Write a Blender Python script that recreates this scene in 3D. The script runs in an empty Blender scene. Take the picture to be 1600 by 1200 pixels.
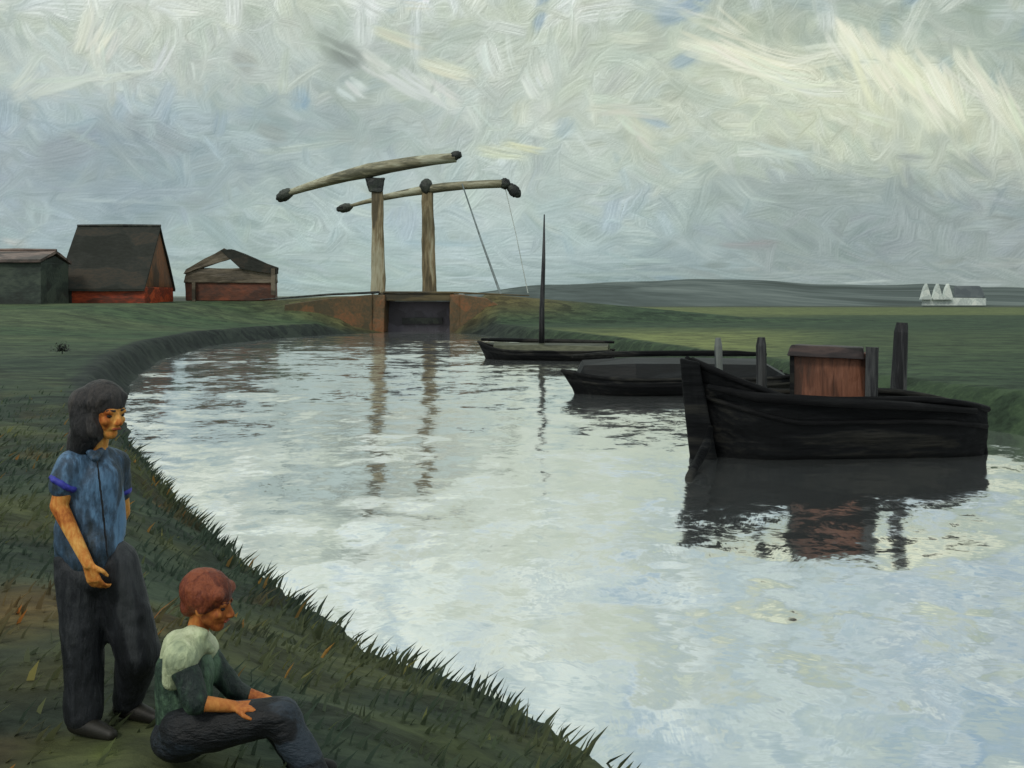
import bpy, bmesh, math, random
import numpy as np
from mathutils import Vector, Matrix
random.seed(7); RNG = np.random.default_rng(11)
sc = bpy.context.scene
C = sc.collection
CAMH, HOR, F = 3.2, 462.0, 1600.0

def srgb(c):
    c = np.asarray(c, float)/255.0
    return np.where(c <= 0.04045, c/12.92, ((c+0.055)/1.055)**2.4)
def col(r, g, b, k=1.0):
    v = srgb((r, g, b))*k
    return (float(v[0]), float(v[1]), float(v[2]), 1.0)
def at(x, y, Y):                       # a point at distance Y seen in the direction (x, y)
    return Vector(((x-800)/F*Y, Y, CAMH-(y-HOR)*Y/F))

# ------------------------------------------------------------------ materials
def paint(name, cols, scale=(1, 1, 1), size=3.0, bump=0.35, rough=0.55, spec=0.35, streak=14.0, attr=None, dist=0.01, var=1.7):
    """oil-paint like surface: dabs of related colours with bristle streaks along the low-scale axis"""
    m = bpy.data.materials.new(name); m.use_nodes = True
    nt = m.node_tree; N = nt.nodes; L = nt.links
    b = N['Principled BSDF']
    tc = N.new('ShaderNodeTexCoord'); mp = N.new('ShaderNodeMapping'); mp.inputs['Scale'].default_value = scale
    L.new(tc.outputs['Object'], mp.inputs['Vector'])
    nz = N.new('ShaderNodeTexNoise'); nz.inputs['Scale'].default_value = size*0.6; nz.inputs['Detail'].default_value = 2
    L.new(mp.outputs[0], nz.inputs['Vector'])
    ad = N.new('ShaderNodeVectorMath'); ad.operation = 'MULTIPLY_ADD'
    ad.inputs[1].default_value = (0.5/size,)*3
    L.new(nz.outputs['Color'], ad.inputs[0]); L.new(mp.outputs[0], ad.inputs[2])
    vo = N.new('ShaderNodeTexVoronoi'); vo.inputs['Scale'].default_value = size; vo.feature = 'SMOOTH_F1'
    vo.inputs['Smoothness'].default_value = 0.25
    L.new(ad.outputs[0], vo.inputs['Vector'])
    st = N.new('ShaderNodeTexNoise'); st.inputs['Scale'].default_value = streak; st.inputs['Detail'].default_value = 5
    st.inputs['Roughness'].default_value = 0.6
    L.new(ad.outputs[0], st.inputs['Vector'])
    big = N.new('ShaderNodeTexNoise'); big.inputs['Scale'].default_value = size*0.35; big.inputs['Detail'].default_value = 3
    L.new(mp.outputs[0], big.inputs['Vector'])
    sx = N.new('ShaderNodeSeparateColor'); L.new(vo.outputs['Color'], sx.inputs[0])
    a1 = N.new('ShaderNodeMath'); a1.operation = 'MULTIPLY_ADD'; a1.inputs[1].default_value = 0.45*var
    a1.inputs[2].default_value = 0.0
    L.new(sx.outputs[0], a1.inputs[0])
    a2 = N.new('ShaderNodeMath'); a2.operation = 'MULTIPLY_ADD'; a2.inputs[1].default_value = 0.9*var
    L.new(st.outputs[0], a2.inputs[0]); L.new(a1.outputs[0], a2.inputs[2])
    a3 = N.new('ShaderNodeMath'); a3.operation = 'MULTIPLY_ADD'; a3.inputs[1].default_value = 0.7*var
    L.new(big.outputs[0], a3.inputs[0]); L.new(a2.outputs[0], a3.inputs[2])
    a4 = N.new('ShaderNodeMath'); a4.operation = 'SUBTRACT'; a4.inputs[1].default_value = 1.02*var-0.5
    L.new(a3.outputs[0], a4.inputs[0])
    rp = N.new('ShaderNodeValToRGB'); cr = rp.color_ramp
    n = len(cols)
    while len(cr.elements) < n: cr.elements.new(0.5)
    for i, c in enumerate(cols):
        cr.elements[i].position = 0.12+0.76*i/max(1, n-1); cr.elements[i].color = c
    L.new(a4.outputs[0], rp.inputs[0])
    out = rp.outputs[0]
    if attr:
        at_ = N.new('ShaderNodeAttribute'); at_.attribute_name = attr
        mx = N.new('ShaderNodeMix'); mx.data_type = 'RGBA'; mx.blend_type = 'MULTIPLY'; mx.inputs[0].default_value = 1.0
        L.new(at_.outputs['Color'], mx.inputs[6]); L.new(out, mx.inputs[7]); out = mx.outputs[2]
    L.new(out, b.inputs['Base Color'])
    b.inputs['Roughness'].default_value = rough; b.inputs['Specular IOR Level'].default_value = spec
    if bump:
        bp = N.new('ShaderNodeBump'); bp.inputs['Strength'].default_value = bump; bp.inputs['Distance'].default_value = dist
        hs = N.new('ShaderNodeMath'); hs.operation = 'MULTIPLY_ADD'; hs.inputs[1].default_value = 0.6
        L.new(sx.outputs[1], hs.inputs[0]); L.new(st.outputs[0], hs.inputs[2])
        L.new(hs.outputs[0], bp.inputs['Height']); L.new(bp.outputs[0], b.inputs['Normal'])
    return m

# ------------------------------------------------------------------ mesh building
def smooth01(t): t = np.clip(t, 0, 1); return t*t*(3-2*t)
class MB:
    def __init__(s): s.v = []; s.f = []
    def add(s, vs, fs):
        o = len(s.v); s.v += [tuple(v) for v in vs]; s.f += [tuple(i+o for i in f) for f in fs]; return s
    def hexa(s, p):                    # 8 points: bottom 4, top 4
        return s.add(p, [(3, 2, 1, 0), (4, 5, 6, 7), (0, 1, 5, 4), (1, 2, 6, 5), (2, 3, 7, 6), (3, 0, 4, 7)])
    def box(s, c, d, rz=0.0, jit=0.0):
        M = Matrix.Rotation(rz, 3, 'Z'); c = Vector(c); p = []
        for z in (-.5, .5):
            for x, y in ((-.5, -.5), (.5, -.5), (.5, .5), (-.5, .5)):
                q = Vector((x*d[0], y*d[1], z*d[2]))
                q += Vector([random.uniform(-jit, jit) for _ in range(3)])
                p.append(c+M@q)
        return s.hexa(p)
    def tube(s, pts, rad, n=10, flat=1.0, cap=True, rough=0.0):
        pts = [Vector(p) for p in pts]
        if not hasattr(rad, '__len__'): rad = [rad]*len(pts)
        vs = []; fs = []; ref = None
        for i, p in enumerate(pts):
            t = (pts[min(i+1, len(pts)-1)]-pts[max(i-1, 0)]).normalized()
            if ref is None: ref = Vector((0, 0, 1)) if abs(t.z) < .9 else Vector((0, 1, 0))
            a = t.cross(ref).normalized(); b = a.cross(t).normalized()
            for k in range(n):
                an = 2*math.pi*k/n; r = rad[i]*(1+random.uniform(-rough, rough))
                vs.append(p+a*math.cos(an)*r+b*math.sin(an)*r*flat)
        for i in range(len(pts)-1):
            for k in range(n):
                fs.append((i*n+k, i*n+(k+1) % n, (i+1)*n+(k+1) % n, (i+1)*n+k))
        if cap:
            fs.append(tuple(range(n-1, -1, -1))); fs.append(tuple((len(pts)-1)*n+k for k in range(n)))
        return s.add(vs, fs)
    def limb(s, p, q, r1, r2, n=16):   # capsule with two radii
        p, q = Vector(p), Vector(q); d = q-p; t = d.normalized() if d.length > 1e-6 else Vector((0, 0, 1))
        P = []; R = []
        for k in range(5):
            a = math.pi/2*k/4; P.append(p-t*r1*math.cos(a)); R.append(max(r1*math.sin(a), 1e-4))
        for k in range(5):
            a = math.pi/2*k/4; P.append(q+t*r2*math.sin(a)); R.append(max(r2*math.cos(a), 1e-4))
        return s.tube(P, R, n)
    def chain(s, pts, rad, n=16):
        for i in range(len(pts)-1): s.limb(pts[i], pts[i+1], rad[i], rad[i+1], n)
        return s
    def ell(s, c, r, M=None, n=18, m=12, jit=0.0):
        c = Vector(c); M = M or Matrix.Identity(3); vs = []; fs = []
        for i in range(m+1):
            th = math.pi*i/m
            for k in range(n):
                ph = 2*math.pi*k/n; j = 1+random.uniform(-jit, jit)
                q = Vector((r[0]*math.sin(th)*math.cos(ph), r[1]*math.sin(th)*math.sin(ph), r[2]*math.cos(th)))*j
                vs.append(c+M@q)
        for i in range(m):
            for k in range(n):
                fs.append((i*n+k, (i+1)*n+k, (i+1)*n+(k+1) % n, i*n+(k+1) % n))
        return s.add(vs, fs)
    def slab(s, poly, off):            # polygon given thickness by vector off
        n = len(poly); off = Vector(off); a = [Vector(p) for p in poly]; b = [p+off for p in a]
        fs = [tuple(range(n-1, -1, -1)), tuple(range(n, 2*n))]+[(i, (i+1) % n, (i+1) % n+n, i+n) for i in range(n)]
        return s.add(a+b, fs)
    def build(s, name, mat, parent=None, remesh=None, smooth=False, bevel=None, sub=0, iters=6, rough=0.0, rsc=0.1):
        base = wloc(parent)
        me = bpy.data.meshes.new(name); me.from_pydata([tuple(Vector(v)-base) for v in s.v], [], s.f); me.update()
        bm = bmesh.new(); bm.from_mesh(me); bmesh.ops.remove_doubles(bm, verts=bm.verts, dist=1e-5)
        bmesh.ops.recalc_face_normals(bm, faces=bm.faces); bm.to_mesh(me); bm.free()
        o = bpy.data.objects.new(name, me); C.objects.link(o)
        mods = False
        if remesh:
            r = o.modifiers.new('r', 'REMESH'); r.mode = 'VOXEL'; r.voxel_size = remesh
            q = o.modifiers.new('s', 'SMOOTH'); q.factor = 0.5; q.iterations = iters; mods = True
        if bevel:
            q = o.modifiers.new('b', 'BEVEL'); q.width = bevel; q.segments = 2; q.limit_method = 'ANGLE'; mods = True
        if sub:
            q = o.modifiers.new('u', 'SUBSURF'); q.levels = q.render_levels = sub; q.subdivision_type = 'SIMPLE'; mods = True
        if rough:
            tx = bpy.data.textures.new(name, 'CLOUDS'); tx.noise_scale = rsc
            q = o.modifiers.new('d', 'DISPLACE'); q.texture = tx; q.strength = rough; q.texture_coords = 'LOCAL'; mods = True
        if mods:
            dg = bpy.context.evaluated_depsgraph_get(); dg.update()
            me2 = bpy.data.meshes.new_from_object(o.evaluated_get(dg)); me2.name = name
            o.modifiers.clear(); o.data = me2; bpy.data.meshes.remove(me); me = me2
        if smooth or remesh:
            me.polygons.foreach_set('use_smooth', [True]*len(me.polygons))
        me.materials.clear(); me.materials.append(mat)
        if parent: o.parent = parent
        return o
def wloc(o):
    v = Vector((0, 0, 0))
    while o: v += o.location; o = o.parent
    return v
def tag(o, label=None, cat=None, group=None, kind=None):
    if label: o['label'] = label
    if cat: o['category'] = cat
    if group: o['group'] = group
    if kind: o['kind'] = kind
    return o
def thing(name, loc, label, cat, group=None):
    o = bpy.data.objects.new(name, None); C.objects.link(o); o.location = loc; o.empty_display_size = .3
    return tag(o, label, cat, group)

# ------------------------------------------------------------------ camera
cam = bpy.data.cameras.new('camera'); co = bpy.data.objects.new('camera', cam); C.objects.link(co)
co.location = (0, 0, CAMH); co.rotation_euler = (math.radians(90), 0, 0)
cam.sensor_width = 36; cam.lens = 36; cam.shift_y = -(600-HOR)/1600; cam.clip_start = 0.1; cam.clip_end = 20000
sc.camera = co

# ------------------------------------------------------------------ light
SUN_EL, SUN_AZ = math.radians(44), math.radians(208)      # from behind, a little to the left, soft through cloud
w = bpy.data.worlds.new('World'); sc.world = w; w.use_nodes = True
nt = w.node_tree; bg = nt.nodes['Background']
sk = nt.nodes.new('ShaderNodeTexSky'); sk.sky_type = 'NISHITA'; sk.sun_disc = False
sk.sun_elevation = SUN_EL; sk.sun_rotation = SUN_AZ
mxn = nt.nodes.new('ShaderNodeMix'); mxn.data_type = 'RGBA'; mxn.inputs[0].default_value = 0.85
nz = nt.nodes.new('ShaderNodeTexNoise'); nz.inputs['Scale'].default_value = 3; nz.inputs['Detail'].default_value = 5
rp = nt.nodes.new('ShaderNodeValToRGB'); rp.color_ramp.elements[0].color = (4.2, 4.9, 5.0, 1); rp.color_ramp.elements[1].color = (8.0, 8.4, 7.9, 1)
rp.color_ramp.elements[0].position = .35; rp.color_ramp.elements[1].position = .65
nt.links.new(nz.outputs[0], rp.inputs[0]); nt.links.new(sk.outputs[0], mxn.inputs[6]); nt.links.new(rp.outputs[0], mxn.inputs[7])
nt.links.new(mxn.outputs[2], bg.inputs[0]); bg.inputs[1].default_value = 0.1
w.cycles.sampling_method = 'MANUAL'; w.cycles.sample_map_resolution = 256
sl = bpy.data.lights.new('sun', 'SUN'); sl.energy = 1.1; sl.angle = math.radians(14); sl.color = (1.0, 0.95, 0.86)
so = bpy.data.objects.new('sun', sl); C.objects.link(so); so.location = (40, 0, 40)
dirn = Vector((math.sin(SUN_AZ)*math.cos(SUN_EL), math.cos(SUN_AZ)*math.cos(SUN_EL), math.sin(SUN_EL)))
so.rotation_euler = dirn.to_track_quat('Z', 'Y').to_euler()

# ------------------------------------------------------------------ sky: a cloud dome brushed in loose strokes
def axis(core0, core1, step, far0, far1, grow=1.12, maxs=60):
    a = list(np.arange(core0, core1+1e-6, step))
    s = step; x = core1
    while x < far1: s = min(s*grow, maxs); x += s; a.append(x)
    s = step; x = core0; b = []
    while x > far0: s = min(s*grow, maxs); x -= s; b.append(x)
    return np.array(b[::-1]+a)
U = axis(-900, 900, 1.7, -3000, 3000); V = axis(-24, 500, 1.7, -40, 3000, 1.04, 40)
NX, NY = len(U), len(V)
KX = np.array([-1400, -800, -600, -400, -200, 0, 200, 400, 600, 800, 1400, 3000.])
# rows: image height y of each key row, colours left to right
SKY = [
 (500, [(150,165,162),(140,155,152),(150,166,162),(156,172,166),(158,174,170),(150,168,166),(132,148,148),(150,162,160),(150,162,158),(150,160,155),(150,160,155),(150,160,155)]),
 (430, [(150,165,162),(150,165,162),(160,176,172),(162,178,175),(170,188,184),(168,184,183),(150,168,168),(148,160,158),(150,162,160),(150,160,156),(150,160,155),(150,160,155)]),
 (370, [(160,175,180),(163,178,180),(156,173,178),(170,186,182),(174,191,191),(178,193,193),(166,183,183),(150,163,163),(150,162,161),(155,166,166),(155,165,162),(150,160,155)]),
 (300, [(158,170,175),(160,173,177),(150,166,171),(164,179,178),(178,192,190),(186,199,194),(180,193,186),(163,175,171),(154,166,164),(154,165,163),(160,170,165),(150,160,155)]),
 (240, [(158,170,175),(162,175,178),(150,166,171),(160,175,177),(170,184,181),(188,199,192),(190,200,188),(184,194,181),(186,194,178),(192,198,181),(170,180,170),(160,170,165)]),
 (180, [(165,178,180),(166,182,186),(172,188,192),(164,180,180),(170,182,178),(196,204,194),(194,202,188),(200,206,185),(208,213,190),(200,206,185),(180,188,176),(160,170,165)]),
 (120, [(175,185,180),(190,198,192),(194,202,195),(180,190,184),(172,182,174),(200,208,198),(190,199,186),(206,211,190),(210,214,192),(176,186,176),(180,188,176),(160,170,165)]),
 (60,  [(175,185,180),(184,195,190),(204,211,200),(190,199,190),(182,192,184),(192,201,190),(188,198,184),(186,194,177),(176,187,175),(168,180,170),(170,180,170),(165,175,170)]),
 (0,   [(170,182,178),(176,188,180),(200,206,195),(188,197,186),(190,199,188),(202,208,190),(188,198,184),(172,184,173),(166,178,168),(160,172,162),(165,175,170),(165,175,170)]),
 (-60, [(195,205,200),(195,205,200),(214,220,212),(216,222,210),(216,222,208),(210,217,202),(186,195,188),(180,190,186),(160,173,182),(156,170,174),(160,172,175),(165,175,172)]),
 (-130,[(208,214,208),(208,214,208),(216,221,212),(216,222,212),(214,220,210),(196,205,198),(182,192,187),(176,188,186),(166,180,184),(172,182,184),(168,178,180),(165,175,172)]),
 (-200,[(200,208,204),(200,208,204),(205,213,208),(205,214,208),(200,210,205),(190,200,196),(178,190,188),(172,186,186),(170,182,184),(156,170,180),(162,174,178),(165,175,172)]),
 (-280,[(210,215,210),(210,215,210),(210,215,210),(205,214,208),(200,210,205),(186,198,194),(160,177,184),(168,182,184),(162,176,180),(146,162,176),(152,168,176),(165,175,172)]),
 (-420,[(208,214,208),(208,214,208),(208,214,208),(203,211,204),(198,207,200),(188,199,192),(172,185,180),(168,181,176),(164,178,176),(156,171,174),(160,174,174),(170,180,176)]),
 (-620, [(200,208,200)]*12), (-1200, [(228,232,224)]*12), (-2600,[(245,247,243)]*12)]
KY = np.array([r[0] for r in SKY], float); KC = np.array([r[1] for r in SKY], float)      # rows x cols x 3
def bilerp(u, y):
    u = np.asarray(u, float); y = np.asarray(y, float)
    yi = np.interp(-y, -KY, np.arange(len(KY))); xi = np.interp(u, KX, np.arange(len(KX)))
    y0 = np.clip(np.floor(yi).astype(int), 0, len(KY)-2); x0 = np.clip(np.floor(xi).astype(int), 0, len(KX)-2)
    fy = (yi-y0)[..., None]; fx = (xi-x0)[..., None]
    return (KC[y0, x0]*(1-fx)+KC[y0, x0+1]*fx)*(1-fy)+(KC[y0+1, x0]*(1-fx)+KC[y0+1, x0+1]*fx)*fy
UU, YY = np.meshgrid(U, HOR-V)
canvas = bilerp(UU, YY)
ang = np.stack([np.ones(UU.shape), np.zeros(UU.shape)], -1)      # direction of the bristles, as a doubled angle
def stroke(cx, cy, L, W, th, c, curve=0.0, op=0.8, br=0.5, imp=6.0):
    """one brush mark on the dome; cx from the middle, cy as height; L, W in the same units"""
    rad = (L+W)*0.62
    i0, i1 = np.searchsorted(U, [cx-rad, cx+rad]); v0 = HOR-cy
    j0, j1 = np.searchsorted(V, [v0-rad, v0+rad])
    if i1-i0 < 2 or j1-j0 < 2: return
    du = U[i0:i1][None, :]-cx; dv = (V[j0:j1]-v0)[:, None]
    ct, s_ = math.cos(th), math.sin(th)
    s = du*ct+dv*s_; t = -du*s_+dv*ct; t = t-curve*(s*s)/L
    hb = max(4, int(W/2.2)); prof = RNG.random(hb+3); prof2 = RNG.random(hb+3)
    q = np.clip((t/W+0.5), 0, 1)*hb
    bi = np.interp(q, np.arange(hb+3), prof); b2 = np.interp(q, np.arange(hb+3), prof2)
    sl = s/(L/2)
    end = 1-0.45*b2
    wv = 1-0.35*np.abs(sl)**2
    a = smooth01((end-sl)/0.55)*smooth01((1+sl)/0.4)*smooth01((0.5*wv-np.abs(t/W))*2/0.6)
    dry = smooth01((bi-0.55*(0.5+0.5*sl)*br-0.02)/0.25)
    a = a*op*(1-br+br*dry)
    cc = np.array(c, float)[None, None, :]+((bi-0.5)*imp*2)[..., None]+(np.sign(t)*smooth01((np.abs(t/W)-0.33)/0.1)*imp*0.8)[..., None]  # bristle highlights and edge relief shading, painted into the stroke colour
    sub = canvas[j0:j1, i0:i1]
    sub[:] = sub*(1-a[..., None])+cc*a[..., None]
    sa = ang[j0:j1, i0:i1]; k2 = 2*(th+np.arctan(2*curve*s/L)); w2 = np.clip(a*1.6, 0, 1)[..., None]
    sa[:] = sa*(1-w2)+np.stack([np.cos(k2), np.sin(k2)], -1)*w2
R = random.Random(5)
def flow(u, y):
    f = 0.5*math.sin(u*0.006+1.3)+0.5*math.sin(y*0.011+u*0.004)
    k = min(1, max(0, (400-y)/220.0))
    return -0.15+k*f*1.1
def rnd_strokes(n, u0, u1, y0, y1, Lr, Wr, jit, op, tj=0.5, imp=6, br=.5):
    for _ in range(n):
        u = R.uniform(u0, u1); y = R.uniform(y0, y1)
        c = bilerp(u+R.gauss(0, 35), y+R.gauss(0, 18))[...]
        g = R.gauss(0, jit); c = c+np.array([g+R.gauss(0, 1.6), g, g+R.gauss(0, 2.6)])
        hf = 0.35 if y > 400 else 1.0
        stroke(u, y, R.uniform(*Lr), R.uniform(*Wr)*hf, flow(u, y)+R.gauss(0, tj*hf), c, R.uniform(-.35, .35)*hf, op, br, imp)
rnd_strokes(500, -3000, 3000, -2500, 450, (200, 420), (70, 150), 9, .6)
rnd_strokes(900, -1500, 1500, -500, 470, (90, 220), (30, 80), 7, .6, .6)
rnd_strokes(2000, -850, 850, -60, 470, (45, 130), (16, 42), 7, .62, .7, 5)
marks = []
def seq(lst):
    for (x, y, L, W, deg, c, cv, op) in lst:
        sat = max(c)-min(c) > 30 and c[2] > c[0]; dk = sum(c) < 450
        if sat and y > -20:
            c = tuple(.6*a+.4*b for a, b in zip(c, (166, 180, 184)))
        marks.append((x, y, L, W, deg, c, cv, op))
        stroke(x-800, y, L*(1.15 if sat or dk else 1), W*(1.25 if sat or dk else 1), math.radians(deg), c, cv, op*(.75 if sat or dk else 1), .45, 8)
cream = (230, 231, 210); cream2 = (220, 223, 204); white = (214, 222, 216); blu = (140, 165, 184); gry = (146, 158, 154)
seq([
 # blue holes and dark smudges
 (195,160,70,30,60,(138,163,182),0,.6),(470,152,46,32,80,(138,170,192),.1,.8),(478,160,22,14,60,(110,152,188),.1,.6),(5,165,80,30,85,(150,170,186),0,.6),
 (265,180,60,30,70,(146,170,188),0,.5),(520,75,70,36,-50,(138,148,138),.2,.75),(540,95,60,20,-40,(130,138,132),.1,.6),(385,100,60,40,-30,(158,164,158),0,.6),
 (430,210,70,26,-20,(146,154,148),.2,.6),(120,230,150,70,20,(150,158,164),.1,.55),(200,235,180,60,-50,(152,164,164),.1,.5),(345,190,60,30,80,(152,170,182),.1,.5),
 (1075,90,60,26,30,(128,154,180),.1,.75),(885,195,50,34,60,(146,172,184),.1,.6),(1025,190,60,18,-25,(136,166,196),0,.7),(1385,60,24,150,0,(160,178,178),0,.5),
 (1475,100,60,30,30,(158,178,182),0,.5),(1555,120,90,30,60,(160,176,172),0,.6),(915,10,50,20,10,(160,160,140),0,.5),(1340,70,90,40,85,(166,180,172),.2,.55),
 (1180,385,130,16,-2,(150,150,150),0,.55),(1195,378,60,9,2,(158,150,150),0,.5),(1500,360,90,60,80,(156,166,166),0,.5),(1100,320,140,60,70,(154,168,164),.1,.5),
 (1300,300,240,70,5,(152,164,160),.05,.6),(1420,330,120,90,80,(154,165,164),0,.5),(960,330,90,50,75,(168,185,195),.1,.6),(1000,310,80,30,60,(158,178,190),.1,.5),
 # cream lit cloud on the right
 (1100,78,110,30,-14,cream2,.1,.8),(1150,90,170,26,-18,cream,.1,.9),(1200,100,220,34,-14,cream,.25,.95),(1240,125,230,30,-16,(222,226,206),.35,.9),
 (1265,140,200,20,-8,(212,218,202),.4,.85),(1290,85,130,30,12,cream2,-.1,.8),(1330,70,110,36,-52,cream,.15,.9),(1350,90,150,44,-55,cream,.15,.95),(1375,120,150,36,-58,(222,225,200),.1,.9),
 (1410,120,140,40,-50,cream,.1,.9),(1440,130,170,44,-48,(224,226,200),.2,.95),(1475,150,150,40,-62,cream,.2,.95),(1460,180,110,30,-60,cream2,.2,.8),(1500,160,110,26,-75,(218,222,198),.1,.8),
 (1530,130,160,34,-45,cream2,.3,.85),(1560,170,150,36,-55,cream2,.25,.85),(1585,190,120,26,-60,(214,218,196),.1,.8),(1310,165,130,24,-6,(206,212,192),.15,.7),(1240,165,120,26,-10,(196,204,188),.1,.7),
 (1370,185,110,20,-14,(212,217,196),0,.75),(1120,160,160,40,-16,(188,198,184),.5,.7),(1085,150,130,30,-24,(180,190,176),.5,.6),(1220,240,160,22,-2,(192,204,196),.05,.7),(1330,262,120,10,-8,(176,186,176),.1,.6),(1180,240,90,14,4,(204,212,200),0,.7),
 (1100,30,120,30,-20,(206,212,192),.1,.7),(1140,45,110,22,-28,cream2,.1,.75),(990,60,90,24,-8,(210,216,198),.1,.7),(850,120,60,40,-70,(212,219,208),.2,.8),(830,140,60,26,-60,(216,222,214),.1,.8),
 (1010,215,110,36,-40,(202,208,190),.3,.7),(990,200,90,26,-35,(206,212,194),.3,.7),(960,170,100,20,0,(205,206,188),0,.5),(1000,175,160,30,-4,(198,206,190),0,.6),
 # left and middle lights
 (135,40,110,36,75,(214,218,202),.2,.85),(160,60,90,30,65,(220,222,204),.2,.85),(175,25,80,36,70,(204,212,200),.1,.8),(150,90,60,24,-80,(212,216,206),.1,.8),
 (110,130,160,24,15,(202,210,200),.1,.7),(200,118,180,16,8,(206,212,202),.1,.7),(60,135,100,30,35,(196,204,196),.1,.7),(260,90,80,20,60,(204,210,204),.1,.7),(40,120,90,34,50,(200,208,198),.1,.6),
 (600,110,110,36,-35,(208,214,204),.2,.8),(640,135,130,40,-30,(206,214,206),.2,.8),(690,150,110,34,-40,(212,218,208),.2,.85),(620,60,120,26,-20,(206,210,188),.1,.75),(700,110,120,30,-15,(214,217,196),.1,.8),
 (770,95,90,40,-70,(214,220,212),.2,.8),(560,140,50,30,-40,(212,220,216),.1,.8),(740,190,90,26,-50,(204,212,204),.1,.7),(650,10,90,20,-10,(206,208,184),0,.7),(340,240,90,14,-50,(176,194,200),.1,.6),
 (190,315,180,8,-2,(180,194,194),.02,.5),(250,215,150,60,-25,(148,158,160),.1,.6),(90,260,130,60,10,(148,160,164),.1,.55),(550,90,70,34,-40,(132,140,134),.2,.8),(100,300,180,40,4,(160,174,178),.05,.5),(260,300,200,20,3,(156,170,176),.05,.6),
 (505,285,130,30,-28,(176,192,190),.2,.6),(560,330,110,20,-16,(190,204,196),.2,.7),(470,330,110,12,-18,(160,178,176),.1,.6),(480,230,220,16,8,(186,198,188),.1,.6),(620,220,190,10,6,(168,180,174),.1,.5),
 (640,345,80,40,80,(168,184,200),.1,.6),(620,330,60,26,70,(160,178,200),.1,.5),(745,300,80,60,50,(192,204,198),.1,.6),(790,240,110,22,-10,(206,212,186),.1,.7),(820,232,90,14,-10,(212,214,180),.1,.7),
 (700,380,180,14,-2,(164,186,192),0,.6),(520,400,200,20,-2,(176,190,188),0,.6),(700,410,190,12,0,(182,196,196),0,.6),(60,330,50,60,85,(176,190,190),.1,.6),(30,380,60,16,-10,(190,190,184),.1,.6),
 (880,400,200,14,0,(172,188,188),0,.6),(1000,428,260,10,1,(160,176,172),0,.6),(1300,425,260,10,2,(158,170,166),0,.6),(1370,440,120,6,3,(186,196,190),0,.6),(760,435,160,6,-1,(176,192,194),0,.6),
 # above the picture: what the near water mirrors
 (1360,-60,90,70,20,(130,152,178),0,.8),(1440,-50,120,60,10,(138,158,180),.1,.8),(1300,-50,40,50,80,(180,172,156),0,.6),(1220,-90,160,60,15,(206,213,208),.1,.6),(1560,-70,120,70,40,(128,148,170),0,.7),
 (1110,-230,90,60,60,(126,148,172),0,.7),(1480,-170,160,30,14,(118,142,168),.1,.7),(1560,-230,160,40,10,(104,138,170),.1,.8),(1420,-120,260,26,4,(200,208,204),.1,.7),(1400,-220,110,26,14,(130,152,174),.1,.6),
 (1200,-200,160,60,40,(178,192,192),.1,.6),(900,-100,200,80,70,(206,214,204),.1,.6),(760,-40,220,80,60,(216,222,212),.1,.6),(1000,-20,160,60,30,(186,192,176),.1,.6),
])
for _ in range(520):
    u = R.uniform(-900, 900); y = R.uniform(-420, 20)
    rt_ = (u+900)/1800*.6+(-y/420)*.5
    c = R.choice([(226,231,228), (220,225,214), (214,222,222)] if R.random() > rt_ else [(130,154,178), (160,176,176), (108,138,170), (196,206,202), (164,178,186), (178,186,172)])
    stroke(u, y, R.uniform(60, 210), R.uniform(20, 60), R.choice([0, 0, .3, -.3, 1.4, 1.6])+R.gauss(0, .25), c, R.uniform(-.3, .3), .55, .6, 6)
rnd_strokes(500, -850, 850, -40, 440, (30, 80), (8, 22), 8, .55, .8, 5, .7)
# weave and bristle grain
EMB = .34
th_ = 0.5*np.arctan2(ang[..., 1], ang[..., 0]); fx, fy = np.cos(th_), np.sin(th_)
fine = RNG.normal(0, 1.0, canvas.shape[:2]); jj, ii = np.indices(fine.shape).astype(float)
acc = fine.copy(); cacc = canvas.copy(); cn = 1
for sg in (1, -1):                    # drag noise and colour along the bristles
    pi, pj = ii.copy(), jj.copy(); ux, uy = fx*sg, fy*sg
    for k in range(9):
        pi += ux; pj += uy
        a = np.clip(np.rint(pi).astype(int), 0, NX-1); b = np.clip(np.rint(pj).astype(int), 0, NY-1)
        acc += fine[b, a]; 
        if k < 5: cacc += canvas[b, a]; cn += 1 if sg else 0
        nx_, ny_ = fx[b, a], fy[b, a]; sgn = np.sign(nx_*ux+ny_*uy); sgn[sgn == 0] = 1
        ux, uy = nx_*sgn, ny_*sgn
acc /= 19**.5; canvas = canvas*.35+cacc/cn*.65
lum = (canvas.mean(-1)-150)/60
msk = .55+.45*np.sin(UU*.013+2*np.sin(YY*.017))*np.sin(YY*.021+1.5*np.sin(UU*.011))
canvas += (acc*(1.6+2.6*np.clip(lum, 0, 1.2))*(.5+msk)+fine*.8)[..., None]
for (x, y, L, W, deg, c, cv, op) in marks:      # the thick last strokes, left crisp
    if sum(c) > 590 and y > -20:
        n = 3 if sum(c) > 640 else 2
        for k in range(n):
            o_ = (k-(n-1)/2)*W*.45; th = math.radians(deg)
            stroke(x-800-o_*math.sin(th)+R.uniform(-12, 12), y-o_*math.cos(th), L*R.uniform(.6, .95), W*R.uniform(.35, .6), th+R.uniform(-.2, .2), tuple(min(236, v+R.uniform(-3, 8)) for v in c), cv*1.3, op*.62, .75, 11)
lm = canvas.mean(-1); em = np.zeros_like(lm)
em[1:-1, 1:-1] = (lm[1:-1, 1:-1]-lm[2:, :-2])+.5*(lm[1:-1, 1:-1]-lm[2:, 1:-1])      # emboss: relief light and shade of thick strokes, painted into the colour
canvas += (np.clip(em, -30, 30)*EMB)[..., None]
canvas = np.clip(canvas*np.array([.988, 1.0, .998]), 60, 240)
lin = srgb(canvas)*(1+.14*smooth01((-20-YY)/120))[..., None]  # sky above the view made brighter to whiten the water's reflection
RS = 6000.0
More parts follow.
